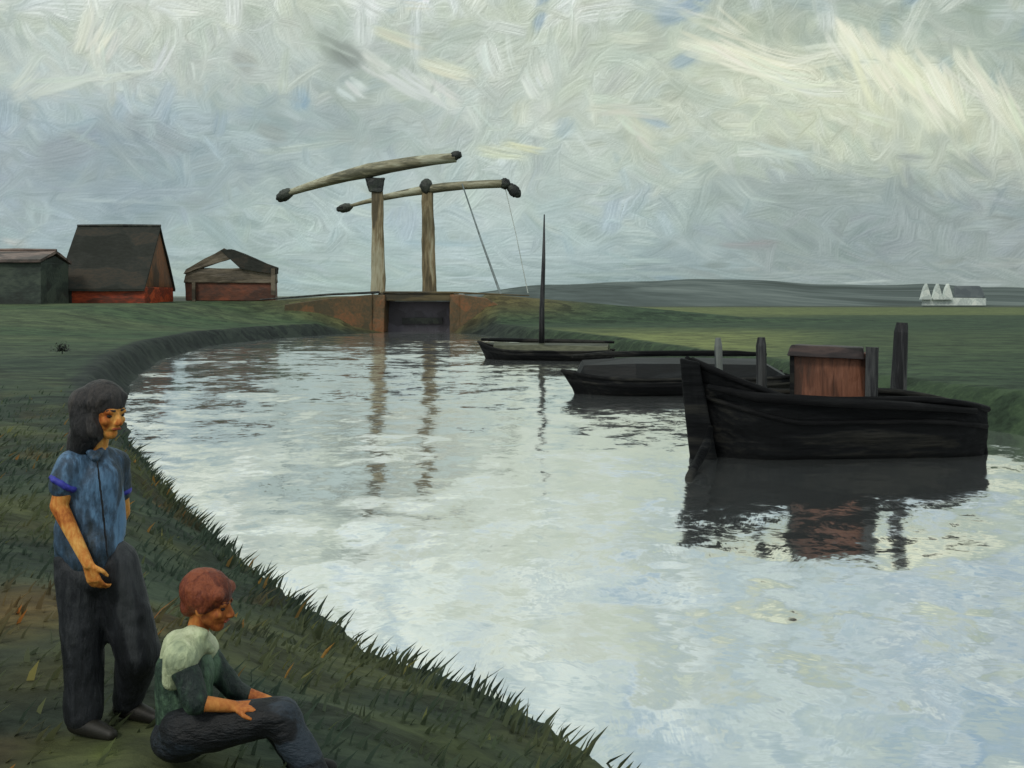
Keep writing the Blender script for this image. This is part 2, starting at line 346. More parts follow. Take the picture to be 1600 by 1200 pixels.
X3 = UU; Z3 = HOR-YY; D3 = np.sqrt(X3**2+F**2+Z3**2)
P3 = np.stack([X3/D3*RS, F/D3*RS, Z3/D3*RS+CAMH], -1).reshape(-1, 3)
def gridmesh(name, pts, nx, ny, colors=None, attr='paint_color', smooth=True):
    me = bpy.data.meshes.new(name); n = nx*ny
    me.vertices.add(n); me.vertices.foreach_set('co', pts.astype(np.float32).ravel())
    i, j = np.meshgrid(np.arange(nx-1), np.arange(ny-1)); a = (j*nx+i).ravel()
    q = np.stack([a, a+1, a+nx+1, a+nx], -1); m = len(a)
    me.loops.add(m*4); me.loops.foreach_set('vertex_index', q.ravel().astype(np.int32))
    me.polygons.add(m); me.polygons.foreach_set('loop_start', np.arange(0, m*4, 4, dtype=np.int32))
    me.polygons.foreach_set('loop_total', np.full(m, 4, dtype=np.int32))
    me.polygons.foreach_set('use_smooth', np.full(m, smooth))
    me.update(); me.validate()
    if colors is not None:
        ca = me.color_attributes.new(attr, 'FLOAT_COLOR', 'POINT')
        rgba = np.concatenate([colors.reshape(-1, 3), np.ones((n, 1))], 1).astype(np.float32)
        ca.data.foreach_set('color', rgba.ravel())
    o = bpy.data.objects.new(name, me); C.objects.link(o); return o
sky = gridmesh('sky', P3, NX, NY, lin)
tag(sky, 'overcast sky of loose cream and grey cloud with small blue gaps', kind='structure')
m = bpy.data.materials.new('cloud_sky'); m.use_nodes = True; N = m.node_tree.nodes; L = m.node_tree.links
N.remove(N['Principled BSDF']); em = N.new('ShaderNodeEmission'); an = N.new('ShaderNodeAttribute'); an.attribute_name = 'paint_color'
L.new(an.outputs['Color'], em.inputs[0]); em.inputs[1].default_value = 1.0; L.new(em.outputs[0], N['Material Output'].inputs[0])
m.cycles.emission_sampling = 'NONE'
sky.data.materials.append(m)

# ------------------------------------------------------------------ terrain
def pw(x, y): Y = CAMH*F/(y-HOR); return ((x-800)/F*Y, Y)
left = [(3.4, -30), (3.0, 0), (1.9, 4.5), pw(945, 1200), pw(850, 1135), pw(700, 1068), pw(560, 1008), pw(450, 938), pw(360, 862), pw(262, 775),
        pw(205, 700), pw(188, 640), pw(205, 595), pw(250, 562), pw(330, 540), pw(430, 529), pw(520, 523), (-11.15, 88.6), (-11.15, 98), (-12.5, 104)]
right = [(-4, 104), (-5.25, 98), (-5.25, 88.6), (-2.6, 84.5), pw(800, 531), (1.6, 68), (4.6, 57), (6.6, 46), (8.6, 36), (9.8, 29), (10.9, 25.4), (12.2, 22.5), (14, 19), (18, 10), (20, -30)]
poly = np.array(left+right)
def sdist(X, Y):
    """signed distance to the canal outline, positive on land"""
    X = np.asarray(X, float); Y = np.asarray(Y, float)
    best = np.full(X.shape, 1e9); inside = np.zeros(X.shape, bool)
    n = len(poly)
    for i in range(n):
        x1, y1 = poly[i]; x2, y2 = poly[(i+1) % n]
        dx, dy = x2-x1, y2-y1; t = np.clip(((X-x1)*dx+(Y-y1)*dy)/(dx*dx+dy*dy), 0, 1)
        best = np.minimum(best, np.hypot(X-x1-t*dx, Y-y1-t*dy))
        cnd = (y1 > Y) != (y2 > Y)
        inside ^= cnd & (X < (x2-x1)*(Y-y1)/((y2-y1) if y2 != y1 else 1e-9)+x1)
    return np.where(inside, -best, best)
def vnoise(X, Y, s, seed=0):
    return (np.sin(X*s*1.7+seed)+np.sin(Y*s*1.3+seed*2.1+1.7*np.sin(X*s*.8))+np.sin((X+Y)*s*2.9+seed*.7)*.6+np.sin((X-Y)*s*4.3+seed*1.9)*.4)/3.0
def ground_z(X, Y):
    X = np.asarray(X, float); Y = np.asarray(Y, float)
    d = sdist(X, Y)
    d = d+0.12*vnoise(X, Y, 2.1, 3)*(np.abs(d) < 3)
    lf = smooth01((-4-X-0.06*Y)/8)
    base = 0.95+1.65*lf*smooth01((Y-50)/32)*smooth01((d-2.5)/11)
    base = base-1.4*smooth01((Y-120)/60)*lf
    near = smooth01((16-Y)/8)*smooth01((6-X)/4)
    base = base+0.13*near
    ridge = np.clip(1-(np.abs(Y-93.5)-3.8)/np.where(X < -8, 9., 8.), 0, 1)*np.interp(X, [-60, -22, -16, -8, -2, 8, 22, 50], [2.5, 2.75, 3.15, 3.4, 3.35, 2.5, 1.2, .9])
    ridge = ridge*np.where((X < -8) & (Y < 89), smooth01(.15+d/7), 1)
    base = np.maximum(base, ridge)
    wd = 0.9+2.3*near+2.6*np.exp(-((Y-92)/7.0)**4)
    z = np.where(d > 0, base*smooth01(0.12+d/wd*.88)-0.03, 0.02+0.5*d)
    z = np.maximum(z, -1.2)
    z = z+np.where(d > .5, 0.035*vnoise(X, Y, 1.1, 8)+0.02*vnoise(X, Y, 4.3, 2), 0)*smooth01((60-Y)/50+.2)
    return z, d
az = np.concatenate([np.linspace(-180, -36, 60, endpoint=False), np.linspace(-36, 36, 560), np.linspace(36, 180, 61)[1:]])
rr = np.concatenate([[0.02], np.geomspace(0.8, 5000, 520)])
A, RR = np.meshgrid(np.radians(az), rr)
GX, GY = np.sin(A)*RR, np.cos(A)*RR
GZ, GD = ground_z(GX, GY)
def gcolor(X, Y, Z, D):
    def mixc(a, b, t): return a*(1-t[..., None])+b*t[..., None]
    g = lambda *c: np.array(srgb(c))
    one = np.ones(X.shape)
    c = mixc(g(68, 80, 66), g(56, 70, 60), smooth01(vnoise(X, Y, .25, 1)+.5))*one[..., None]
    # right meadow bands
    rt = smooth01((X+6)/6)*smooth01((Y-20)/8)
    n1 = vnoise(X*.25, Y, .16, 4)*4
    band = np.interp(Y+n1, [24, 34, 42, 58, 66, 74, 100, 112, 132, 200, 225], [.05, .4, .95, 1., .35, 0, 0, .45, .8, .7, 0])
    xx = 800+X/np.maximum(Y, 1)*F
    leftish = np.interp(xx, [780, 860, 1150, 1320, 1600], [.35, 1.15, 1.0, .2, .1])
    leftish = np.where(Y > 120, np.interp(xx, [850, 1000, 1600], [.1, 1, .8]), leftish)
    cr = mixc(g(58, 76, 60), g(112, 122, 80), np.clip(band*leftish, 0, 1))
    c = mixc(c, cr, rt)
    # left far meadow: a fresher green and an earthy rise beside the bridge
    lf = smooth01((-8-X)/4)*smooth01((Y-38)/16)
    c = mixc(c, mixc(g(66, 86, 66), g(80, 94, 72), smooth01(vnoise(X*.3, Y, .3, 7)+.5)), lf)
    br = np.exp(-((X+8)/13.0)**4)*np.exp(-((Y-92)/5.5)**4)
    c = mixc(c, g(108, 96, 66), np.clip(br*1.1, 0, 1)*.8)
    # far moor beyond the fields
    c = mixc(c, g(74, 82, 76), smooth01((Y-190)/25)+0*X)
    c = mixc(c, g(128, 138, 132), smooth01((Y-600)/1500)+0*X)  # distance haze painted into the ground colour, paler farther out
    # near bank: bottle green, olive, some rust
    nr = smooth01((34-Y)/24)*smooth01((8-X)/4)
    cn = mixc(g(58, 70, 60), g(74, 80, 58), smooth01(vnoise(X, Y, 1.1, 5)*1.4+.4))
    cn = mixc(cn, g(48, 58, 50), smooth01(vnoise(X, Y, 1.9, 9)*1.5+.1)*.7)
    cn = mixc(cn, g(94, 78, 50), smooth01(vnoise(X, Y, 1.6, 14)*2-.8)*.5*smooth01((-1.8-X)/.8))
    c = mixc(c, cn, nr)
    for (px, py, pY, pr, pc, po) in ((85, 1165, 4.9, .13, (98, 102, 56), .5), (165, 1178, 4.85, .07, (92, 104, 50), .45), (60, 960, 5.8, .3, (96, 92, 56), .5), (20, 830, 7.0, .5, (104, 80, 50), .6), (225, 900, 7.0, .3, (92, 78, 48), .6), (700, 1170, 6.2, .5, (80, 88, 56), .5)):
        c = mixc(c, g(*pc), po*np.exp(-(((X-(px-800)/F*pY)**2+((Y-pY)*.7)**2)/pr**2)))
    # wet muddy water's edge, darkened further to paint in the bank's shadow band
    mud_shade = smooth01((1.5-D)/.5)*(1-br*.8)*smooth01((Y-14)/10)
    c = mixc(c, mixc(g(48, 56, 54), g(56, 72, 56), smooth01((X+2)/6)), mud_shade)
    return c
GC = gcolor(GX, GY, GZ, GD)
ground = gridmesh('ground', np.stack([GX, GY, GZ], -1).reshape(-1, 3), len(az), len(rr), GC)
bm = bmesh.new(); bm.from_mesh(ground.data); bmesh.ops.recalc_face_normals(bm, faces=bm.faces)
bm.to_mesh(ground.data); bm.free()
tag(ground, 'dark green canal banks and meadow', kind='structure')
g_ = lambda v: (v, v, v, 1)
ground.data.materials.append(paint('meadow_paint', [g_(.55), g_(.85), (1.05, 1.05, .95, 1), (1.45, 1.42, 1.25, 1)], scale=(.55, 1, 1), size=2.2, streak=9, bump=.5, dist=.05, rough=.8, spec=.12, attr='paint_color', var=1.5))

# ------------------------------------------------------------------ distant hills
hx = np.linspace(-900, 2600, 240)                     # bearing as seen from the road
ht = np.interp(hx, [-900, 500, 700, 760, 850, 1000, 1150, 1250, 1350, 1450, 1600, 1800, 2600], [466, 466, 462, 455, 446, 438, 437, 441, 446, 445, 449, 453, 452])
ht = ht+1.2*np.sin(hx*.021)+.8*np.sin(hx*.05+1)
hy = np.concatenate([np.geomspace(215, 1500, 26), [1700, 2200]])
HX, HY = np.meshgrid(hx, hy); HT = np.broadcast_to(ht, HX.shape)
tt = np.clip((HY-215)/(1500-215), 0, 1); zt = CAMH-(HT-HOR)*1500/F
HZ = 0.7+(zt-.7)*tt**1.0*np.where(HY > 1600, .6, 1)

hills = gridmesh('hills', np.stack([(HX-800)/F*HY, HY, HZ], -1).reshape(-1, 3), len(hx), len(hy))
tag(hills, 'low grey moorland hills on the horizon', kind='structure')
hills.data.materials.append(paint('moor_paint', [col(78, 86, 84), col(96, 106, 104), col(120, 130, 127)], scale=(1, .12, 1), size=.02, streak=.09, bump=0, rough=.95, spec=0, var=1.3))

# ------------------------------------------------------------------ water
wx = np.array([-60, 60.]); wy = np.array([-40, 112.])
WX, WY = np.meshgrid(np.linspace(-60, 60, 40), np.linspace(-40, 112, 50))
water = gridmesh('water', np.stack([WX, WY, WX*0], -1).reshape(-1, 3), 40, 50)
tag(water, 'still canal water mirroring the cloudy sky', kind='structure')
def water_mat():
    m = bpy.data.materials.new('canal_water'); m.use_nodes = True; nt = m.node_tree; N = nt.nodes; L = nt.links
    N.remove(N['Principled BSDF']); out = N['Material Output']
    tc = N.new('ShaderNodeTexCoord'); geo = N.new('ShaderNodeNewGeometry')
    acc = None
    def layer(sc_, size, k, sm, warp, kz=1.0):
        nonlocal acc
        mp = N.new('ShaderNodeMapping'); mp.inputs['Scale'].default_value = sc_; L.new(tc.outputs['Object'], mp.inputs[0])
        nz = N.new('ShaderNodeTexNoise'); nz.inputs['Scale'].default_value = size*.7; nz.inputs['Detail'].default_value = 2; L.new(mp.outputs[0], nz.inputs[0])
        ma = N.new('ShaderNodeVectorMath'); ma.operation = 'MULTIPLY_ADD'; ma.inputs[1].default_value = (warp/size,)*3
        L.new(nz.outputs['Color'], ma.inputs[0]); L.new(mp.outputs[0], ma.inputs[2])
        vo = N.new('ShaderNodeTexVoronoi'); vo.feature = 'SMOOTH_F1'; vo.inputs['Smoothness'].default_value = sm; vo.inputs['Scale'].default_value = size
        L.new(ma.outputs[0], vo.inputs['Vector'])
        s = N.new('ShaderNodeVectorMath'); s.operation = 'MULTIPLY_ADD'; s.inputs[1].default_value = (k*.6, k, 0); s.inputs[2].default_value = (-k*.3, -k*.5, 0)
        L.new(vo.outputs['Color'], s.inputs[0])
        if acc is None: acc = s.outputs[0]
        else:
            a = N.new('ShaderNodeVectorMath'); L.new(acc, a.inputs[0]); L.new(s.outputs[0], a.inputs[1]); acc = a.outputs[0]
    layer((.6, 1, 1), .55, .060, .45, .8)      # broad lazy swells, each a dab of sky
    layer((.8, .8, 1), 1.6, .06, .35, .8)
    layer((.7, .8, 1), 5.0, .045, .3, .8)
    st = N.new('ShaderNodeTexNoise'); mp = N.new('ShaderNodeMapping'); mp.inputs['Scale'].default_value = (.35, 1.6, 1)
    L.new(tc.outputs['Object'], mp.inputs[0]); L.new(mp.outputs[0], st.inputs[0]); st.inputs['Scale'].default_value = 16; st.inputs['Detail'].default_value = 4
    s = N.new('ShaderNodeVectorMath'); s.operation = 'MULTIPLY_ADD'; s.inputs[1].default_value = (.012, .022, 0); s.inputs[2].default_value = (-.006, -.011, 0)
    L.new(st.outputs['Color'], s.inputs[0]); a = N.new('ShaderNodeVectorMath'); L.new(acc, a.inputs[0]); L.new(s.outputs[0], a.inputs[1]); acc = a.outputs[0]
    layer((1, 1, 1), 13.0, .030, .2, 1.6)
    # bristle ripples that follow a slowly turning direction
    big = N.new('ShaderNodeTexNoise'); big.inputs['Scale'].default_value = .5; big.inputs['Detail'].default_value = 1; L.new(tc.outputs['Object'], big.inputs[0])
    rot = N.new('ShaderNodeVectorRotate'); rot.rotation_type = 'Z_AXIS'; L.new(tc.outputs['Object'], rot.inputs[0])
    cellv = N.new('ShaderNodeTexVoronoi'); cellv.inputs['Scale'].default_value = 1.1; cellv.feature = 'SMOOTH_F1'; cellv.inputs['Smoothness'].default_value = .1; L.new(tc.outputs['Object'], cellv.inputs['Vector'])
    an = N.new('ShaderNodeMath'); an.operation = 'MULTIPLY'; an.inputs[1].default_value = 3.0
    sc2 = N.new('ShaderNodeSeparateColor'); L.new(cellv.outputs['Color'], sc2.inputs[0]); L.new(sc2.outputs[0], an.inputs[0])
    L.new(an.outputs[0], rot.inputs['Angle'])
    mp2 = N.new('ShaderNodeMapping'); mp2.inputs['Scale'].default_value = (3, 26, 1); L.new(rot.outputs[0], mp2.inputs[0])
    bn = N.new('ShaderNodeTexNoise'); bn.inputs['Scale'].default_value = 1.6; bn.inputs['Detail'].default_value = 3; L.new(mp2.outputs[0], bn.inputs[0])
    s = N.new('ShaderNodeVectorMath'); s.operation = 'MULTIPLY_ADD'; s.inputs[1].default_value = (.03, .07, 0); s.inputs[2].default_value = (-.015, -.053, 0)
    L.new(bn.outputs['Color'], s.inputs[0]); a = N.new('ShaderNodeVectorMath'); L.new(acc, a.inputs[0]); L.new(s.outputs[0], a.inputs[1]); acc = a.outputs[0]
    a = N.new('ShaderNodeVectorMath'); L.new(acc, a.inputs[0]); L.new(geo.outputs['Normal'], a.inputs[1])
    nn = N.new('ShaderNodeVectorMath'); nn.operation = 'NORMALIZE'; L.new(a.outputs[0], nn.inputs[0])
    gl = N.new('ShaderNodeBsdfGlossy'); gl.inputs['Roughness'].default_value = .085; gl.inputs['Color'].default_value = (.985, .99, .97, 1)
    L.new(nn.outputs[0], gl.inputs['Normal'])
    df = N.new('ShaderNodeBsdfDiffuse'); df.inputs['Color'].default_value = (.62, .68, .68, 1); L.new(nn.outputs[0], df.inputs['Normal'])
    mx = N.new('ShaderNodeMixShader'); mx.inputs[0].default_value = .965
    L.new(df.outputs[0], mx.inputs[1]); L.new(gl.outputs[0], mx.inputs[2]); L.new(mx.outputs[0], out.inputs[0])
    return m
water.data.materials.append(water_mat())

# ------------------------------------------------------------------ common paints
M = {}
M['timber'] = paint('weathered_timber', [col(88, 80, 60), col(138, 124, 94), col(176, 172, 146)], scale=(1, 1, .12), size=1.6, streak=6, bump=.6, dist=.05)
M['beam'] = paint('grey_beam_timber', [col(98, 98, 80), col(150, 146, 120), col(186, 188, 164)], scale=(.12, 1, 1), size=1.6, streak=6, bump=.6, dist=.05)
M['tar'] = paint('tarred_wood', [col(28, 32, 32), col(48, 54, 50), col(70, 76, 68)], scale=(1, 1, 1), size=2, streak=6, bump=.6, dist=.05)
M['brick'] = paint('brown_masonry', [col(82, 74, 54), col(104, 84, 58), col(134, 92, 60)], scale=(1, 1, 1), size=.9, streak=4, bump=.5, dist=.05)
M['deckwood'] = paint('deck_planks', [col(62, 58, 46), col(92, 82, 58), col(112, 100, 70)], scale=(.2, 1, 1), size=1.2, streak=5, bump=.4, dist=.05)
M['rod'] = paint('pale_iron', [col(120, 132, 132), col(150, 164, 166)], size=3, bump=.2)
M['palerod'] = paint('pale_painted_iron', [col(176, 186, 180), col(206, 214, 208)], size=3, bump=.2)
M['dark'] = paint('dark_recess', [col(84, 82, 88), col(120, 116, 126)], size=1, bump=.2)
M['roofdark'] = paint('dark_roof_tiles', [col(48, 50, 46), col(58, 60, 56), col(74, 68, 60)], var=1.2, scale=(.5, 1, 1), size=.9, streak=5, bump=.5, dist=.06, rough=.8, spec=.1)
M['rust'] = paint('red_brick_wall', [col(96, 54, 40), col(160, 68, 42), col(204, 92, 52)], scale=(.4, 1, 1.4), size=.8, streak=4, bump=.5, dist=.05)
M['gable'] = paint('brown_gable_boards', [col(72, 56, 42), col(112, 76, 48), col(140, 88, 52)], scale=(1, 1, .4), size=.8, streak=4, bump=.5, dist=.05)
M['barn'] = paint('brown_barn_wall', [col(78, 54, 44), col(106, 66, 50), col(132, 76, 54)], scale=(.5, 1, 1), size=.8, streak=4, bump=.5, dist=.05)
M['barndark'] = paint('dark_barn_boards', [col(70, 64, 54), col(96, 88, 74), col(122, 112, 96)], scale=(.3, 1, 1), size=1, streak=5, bump=.5, dist=.05)
M['shed'] = paint('green_grey_shed', [col(44, 50, 46), col(56, 66, 60), col(74, 84, 74)], scale=(.5, 1, 1), size=.8, streak=4, bump=.4, dist=.05)
M['pinkroof'] = paint('faded_pink_roof', [col(66, 62, 58), col(104, 90, 84), col(140, 122, 112)], scale=(.3, 1, 1), size=1.2, streak=5, bump=.4, dist=.05)
M['white'] = paint('whitewash', [col(190, 200, 196), col(222, 230, 224), col(236, 240, 232)], size=.6, streak=3, bump=.3, rough=.9)
M['farmroof'] = paint('slate_farm_roof', [col(76, 84, 88), col(94, 102, 104)], size=.6, bump=.3)
M['hull'] = paint('black_tarred_hull', [col(10, 12, 14), col(24, 26, 28), col(50, 50, 47)], scale=(.14, 1, 1.2), size=2.2, streak=9, bump=.9, dist=.04, rough=.7, spec=.12)
M['hullrim'] = paint('dark_grey_plank', [col(14, 15, 17), col(28, 29, 30), col(52, 52, 48)], scale=(.14, 1, 1), size=2.2, streak=9, bump=.9, dist=.04, rough=.7, spec=.12)
M['olive'] = paint('olive_hatch_cover', [col(54, 58, 46), col(76, 80, 62), col(102, 106, 84)], scale=(.2, 1, 1), size=2, streak=8, bump=.5, dist=.03)
M['slate'] = paint('slate_grey_cover', [col(14, 17, 18), col(21, 25, 27), col(36, 40, 42)], scale=(.2, 1, 1), size=2, streak=8, bump=.5, dist=.03)
M['cabin'] = paint('red_brown_cabin', [col(74, 52, 42), col(102, 66, 50), col(130, 86, 66)], scale=(1, 1, .12), size=5, streak=14, bump=.9, dist=.03)
M['cabroof'] = paint('dark_cabin_roof', [col(28, 24, 24), col(46, 38, 38), col(72, 58, 54)], scale=(.2, 1, 1), size=4, streak=12, bump=.6, dist=.03)
M['post'] = paint('blackened_post', [col(16, 17, 20), col(30, 31, 35), col(74, 76, 76)], scale=(1, 1, .1), size=5, streak=14, bump=.9, dist=.03)
M['postgrey'] = paint('grey_weathered_pole', [col(52, 58, 60), col(82, 88, 88), col(120, 126, 122)], scale=(1, 1, .1), size=5, streak=14, bump=.7, dist=.03)

# ------------------------------------------------------------------ the drawbridge
bx = thing('drawbridge', (-8.2, 91, 0), 'old timber drawbridge with two raised balance beams over the canal', 'bridge')
def tapered(name, P0, P1, w0, wm, w1, mat, parent, bow=0.0, n=9, rough=.05):
    P0, P1 = Vector(P0), Vector(P1); pts = []; rad = []
    for i in range(n):
        t = i/(n-1); p = P0.lerp(P1, t)+Vector((0, 0, bow*4*t*(1-t))); pts.append(p)
        rad.append((w0*(1-2*t)+wm*2*t) if t < .5 else (wm*(2-2*t)+w1*(2*t-1)))
    return MB().tube(pts, rad, 10, rough=rough).build(name, mat, parent, smooth=True)
MB().hexa([at(580, 459, 89.6), at(602, 459, 89.6), at(602, 459, 90.4), at(580, 459, 90.4)]+[at(581, 290, 89.7), at(598, 290, 89.7), at(598, 290, 90.3), at(581, 290, 90.3)]).build('post', M['timber'], bx, bevel=.12, sub=3, rough=.3, rsc=.8)
MB().hexa([at(660, 461, 94), at(682, 461, 94), at(682, 461, 94.8), at(660, 461, 94.8)]+[at(659, 292, 94), at(676, 292, 94), at(676, 292, 94.8), at(659, 292, 94.8)]).build('post', M['timber'], bx, bevel=.12, sub=3, rough=.3, rsc=.8)
bA = tapered('balance_beam', at(444, 304, 91.5), at(712, 246, 88.6), .26, .62, .42, M['beam'], bx, bow=.5)
bB = tapered('balance_beam', at(536, 325, 95.5), at(792, 287, 93.2), .12, .44, .38, M['beam'], bx, bow=.55)
MB().ell(at(445, 305, 91.5), (.85, .5, .5), Matrix.Rotation(-.5, 3, 'Y'), jit=.12).build('counterweight', M['tar'], bA, smooth=True)
MB().ell(at(712, 243, 88.6), (.55, .4, .38), Matrix.Rotation(-.3, 3, 'Y'), jit=.12).build('beam_end', M['tar'], bA, smooth=True)
MB().ell(at(539, 325, 95.5), (.78, .4, .4), Matrix.Rotation(-.2, 3, 'Y'), jit=.12).build('counterweight', M['tar'], bB, smooth=True)
MB().ell(at(789, 287, 93.2), (.5, .4, .5), jit=.12).build('beam_end', M['tar'], bB, smooth=True)
MB().ell(at(803, 298, 93.2), (.75, .4, .5), Matrix.Rotation(.8, 3, 'Y'), jit=.12).build('pulley_block', M['tar'], bB, smooth=True)
MB().hexa([at(577, 300, 89.5), at(598, 300, 89.5), at(598, 300, 90.5), at(577, 300, 90.5)]+[at(571, 278, 89.5), at(601, 278, 89.5), at(601, 278, 90.5), at(571, 278, 90.5)]).build('saddle_bracket', M['tar'], bx, bevel=.1, sub=2, rough=.3, rsc=.6)
MB().ell(at(666, 292, 94.3), (.62, .6, .75), jit=.08).build('saddle_bracket', M['tar'], bx, smooth=True)
MB().tube([at(722, 287, 91.5), at(752, 375, 91.3), at(783, 462, 91)], [.06, .085, .12], 6, rough=.1).build('lifting_rod', M['rod'], bx)
MB().tube([at(789, 292, 93.3), at(806, 365, 93.1), at(825, 458, 93)], [.035, .035, .04], 6, rough=.1).build('lifting_rod', M['palerod'], bx)
# deck, abutments, wing walls
def zat(y, Y): return CAMH-(y-HOR)*Y/F
MB().hexa([(-11.6, 89, 2.75), (-5.0, 89, 2.75), (-5.0, 96.2, 2.75), (-11.6, 96.2, 2.75)]+[(-11.6, 89, 3.42), (-5.0, 89, 3.42), (-5.0, 96.2, 3.42), (-11.6, 96.2, 3.42)]).build('deck', M['deckwood'], bx, bevel=.08, sub=2, rough=.12, rsc=.6)
MB().hexa([(-12.3, 88.6, -.6), (-11.05, 88.6, -.6), (-11.05, 96.6, -.6), (-12.3, 96.6, -.6)]+[(-12.2, 88.7, 3.3), (-11.0, 88.7, 3.3), (-11.0, 96.5, 3.3), (-12.2, 96.5, 3.3)]).build('abutment', M['brick'], bx, bevel=.1, sub=3, rough=.2, rsc=.8)
MB().hexa([(-5.35, 88.6, -.6), (-4.3, 88.6, -.6), (-4.3, 96.6, -.6), (-5.35, 96.6, -.6)]+[(-5.4, 88.7, 3.3), (-4.4, 88.7, 3.3), (-4.4, 96.5, 3.3), (-5.4, 96.5, 3.3)]).build('abutment', M['brick'], bx, bevel=.1, sub=3, rough=.2, rsc=.8)
MB().slab([(-12.1, 88.5, -.6), (-12.1, 88.5, 3.3), (-15.5, 87.7, 3.0), (-19.3, 86.8, 2.45), (-19.3, 86.8, 1.6)], (.1, .5, 0)).build('wing_wall', M['brick'], bx, bevel=.06)
MB().slab([(-4.5, 88.5, -.6), (-4.5, 88.5, 3.3), (-2.2, 88.0, 3.0), (-.4, 87.6, 2.0), (-.4, 87.6, .3)], (-.1, .5, 0)).build('wing_wall', M['brick'], bx, bevel=.06)
MB().slab([(-11.1, 91.6, -.8), (-11.1, 91.6, 2.7), (-5.3, 91.6, 2.7), (-5.3, 91.6, -.8)], (0, .3, 0)).build('sluice_boards', M['dark'], bx)
MB().box((-8.0, 91.4, .95), (3.6, .25, .55)).build('waling', M['tar'], bx)
MB().tube([(-22, 89.4, 2.85), (-16, 89.2, 3.3), (-11.5, 88.9, 3.5)], [.07, .11, .12], 6).build('kerb_rail', M['tar'], bx)
MB().tube([(-11.2, 88.9, 3.5), (-5, 88.9, 3.48), (1.5, 89.3, 3.2)], [.1, .1, .06], 6).build('kerb_rail', M['deckwood'], bx)

# ------------------------------------------------------------------ houses on the left
def house(name, O, W, D, phi, wall_h, rise, mats, label, cat, group=None, z0=2.3, roof_over=.35, chimney=False):
    """front-left corner O, front runs along a, depth along b"""
    a = Vector((math.cos(phi), -math.sin(phi), 0)); b = Vector((math.sin(phi), math.cos(phi), 0)); O = Vector((O[0], O[1], z0))
    t = thing(name, O, label, cat, group)
    p = lambda u, v, z: O+a*u+b*v+Vector((0, 0, z))
    MB().hexa([p(0, 0, -.6), p(W, 0, -.6), p(W, D, -.6), p(0, D, -.6), p(0, 0, wall_h), p(W, 0, wall_h), p(W, D, wall_h), p(0, D, wall_h)]).build('wall', mats[0], t, bevel=.04, sub=2, rough=.1, rsc=1)
    for u0 in (0.02, W-.22):
        MB().slab([p(u0, .05, wall_h+.01), p(u0, D-.05, wall_h+.01), p(u0, D/2, wall_h+rise-.1)], a*.2).build('gable', mats[1], t)
    k = rise/(D/2); ov = roof_over
    rf = MB()
    rf.slab([p(-ov, -ov, wall_h-ov*k+.1), p(W+ov*.3, -ov, wall_h-ov*k+.1), p(W+ov*.3, D/2, wall_h+rise+.12), p(-ov*.5, D/2, wall_h+rise+.12)], Vector((0, 0, .22)))
    rf.slab([p(-ov, D+ov, wall_h-ov*k+.1), p(W+ov*.3, D+ov, wall_h-ov*k+.1), p(W+ov*.3, D/2+.003, wall_h+rise+.12), p(-ov*.5, D/2+.003, wall_h+rise+.12)], Vector((0, 0, .22)))
    r = rf.build('roof', mats[2], t, sub=2, rough=.15, rsc=.9)
    MB().tube([p(-ov*.5, D/2, wall_h+rise+.36), p(W/2, D/2, wall_h+rise+.40), p(W+ov*.3, D/2, wall_h+rise+.36)], .12, 6, rough=.15).build('ridge_cap', mats[3], r)
    return t, p
H1 = at(96, 475, 86)
h1, p1 = house('farmhouse', (H1.x, 86), 7.0, 7.2, .0, 1.45, 5.0, [M['rust'], M['gable'], M['roofdark'], M['tar']],
     'steep roofed farmhouse with dark tiles and a red brick wall, largest house on the left', 'house', z0=zat(475, 86))
MB().slab([p1(.5, -.05, -.3), p1(.9, -.05, -.3), p1(.9, -.05, 1.1), p1(.5, -.05, 1.1)], (0, -.08, 0)).build('corner_pier', M['roofdark'], h1)
# open barn, gable towards us
Bz = zat(466, 92); S = 92/F
b0 = thing('open_barn', (at(360, 466, 92).x, 92, Bz), 'small brown barn with an open gable showing sky, between farmhouse and bridge', 'barn')
MB().hexa([at(290, 470, 92), at(430, 470, 92), at(434, 470, 98), at(294, 470, 98), at(289, 441, 92), at(431, 441, 92), at(433, 441, 98), at(293, 441, 98)]).build('wall', M['barn'], b0, sub=2, bevel=.05, rough=.12, rsc=1)
MB().hexa([at(287, 441.4, 91.8), at(433, 442.4, 91.8), at(435, 442, 92.6), at(290, 441, 92.6), at(291, 419, 91.8), at(430, 420, 91.8), at(433, 419, 92.6), at(293, 419, 92.6)]).build('eaves_board', M['barndark'], b0, sub=3, bevel=.05, rough=.2, rsc=.8)
rfl = MB().slab([at(286, 428, 91.6), at(290, 421, 91.6), at(350, 388, 91.6), at(372, 400, 91.6), at(330, 413, 91.6)], (0, .7, 0)).build('roof', M['barndark'], b0, sub=2, rough=.18, rsc=.8)
MB().slab([at(345, 391, 91.5), at(362, 389, 91.5), at(432, 418, 91.5), at(432, 428, 91.5), at(376, 420, 91.5)], (0, .75, 0)).build('roof', M['roofdark'], b0, sub=2, rough=.18, rsc=.8)
MB().box(at(303, 456, 91.7), (.28, .3, 1.7)).build('corner_post', M['barndark'], b0)
MB().box(at(427, 440, 91.5), (.35, .3, 2.4)).build('corner_post', M['barndark'], b0)
S0 = at(-60, 480, 80)
house('shed', (S0.x, 80), 6.2, 5, .0, 3.6, .7, [M['shed'], M['shed'], M['pinkroof'], M['pinkroof']],
      'green grey shed with faded pink roof, cut off at the left edge', 'shed', z0=zat(482, 80))
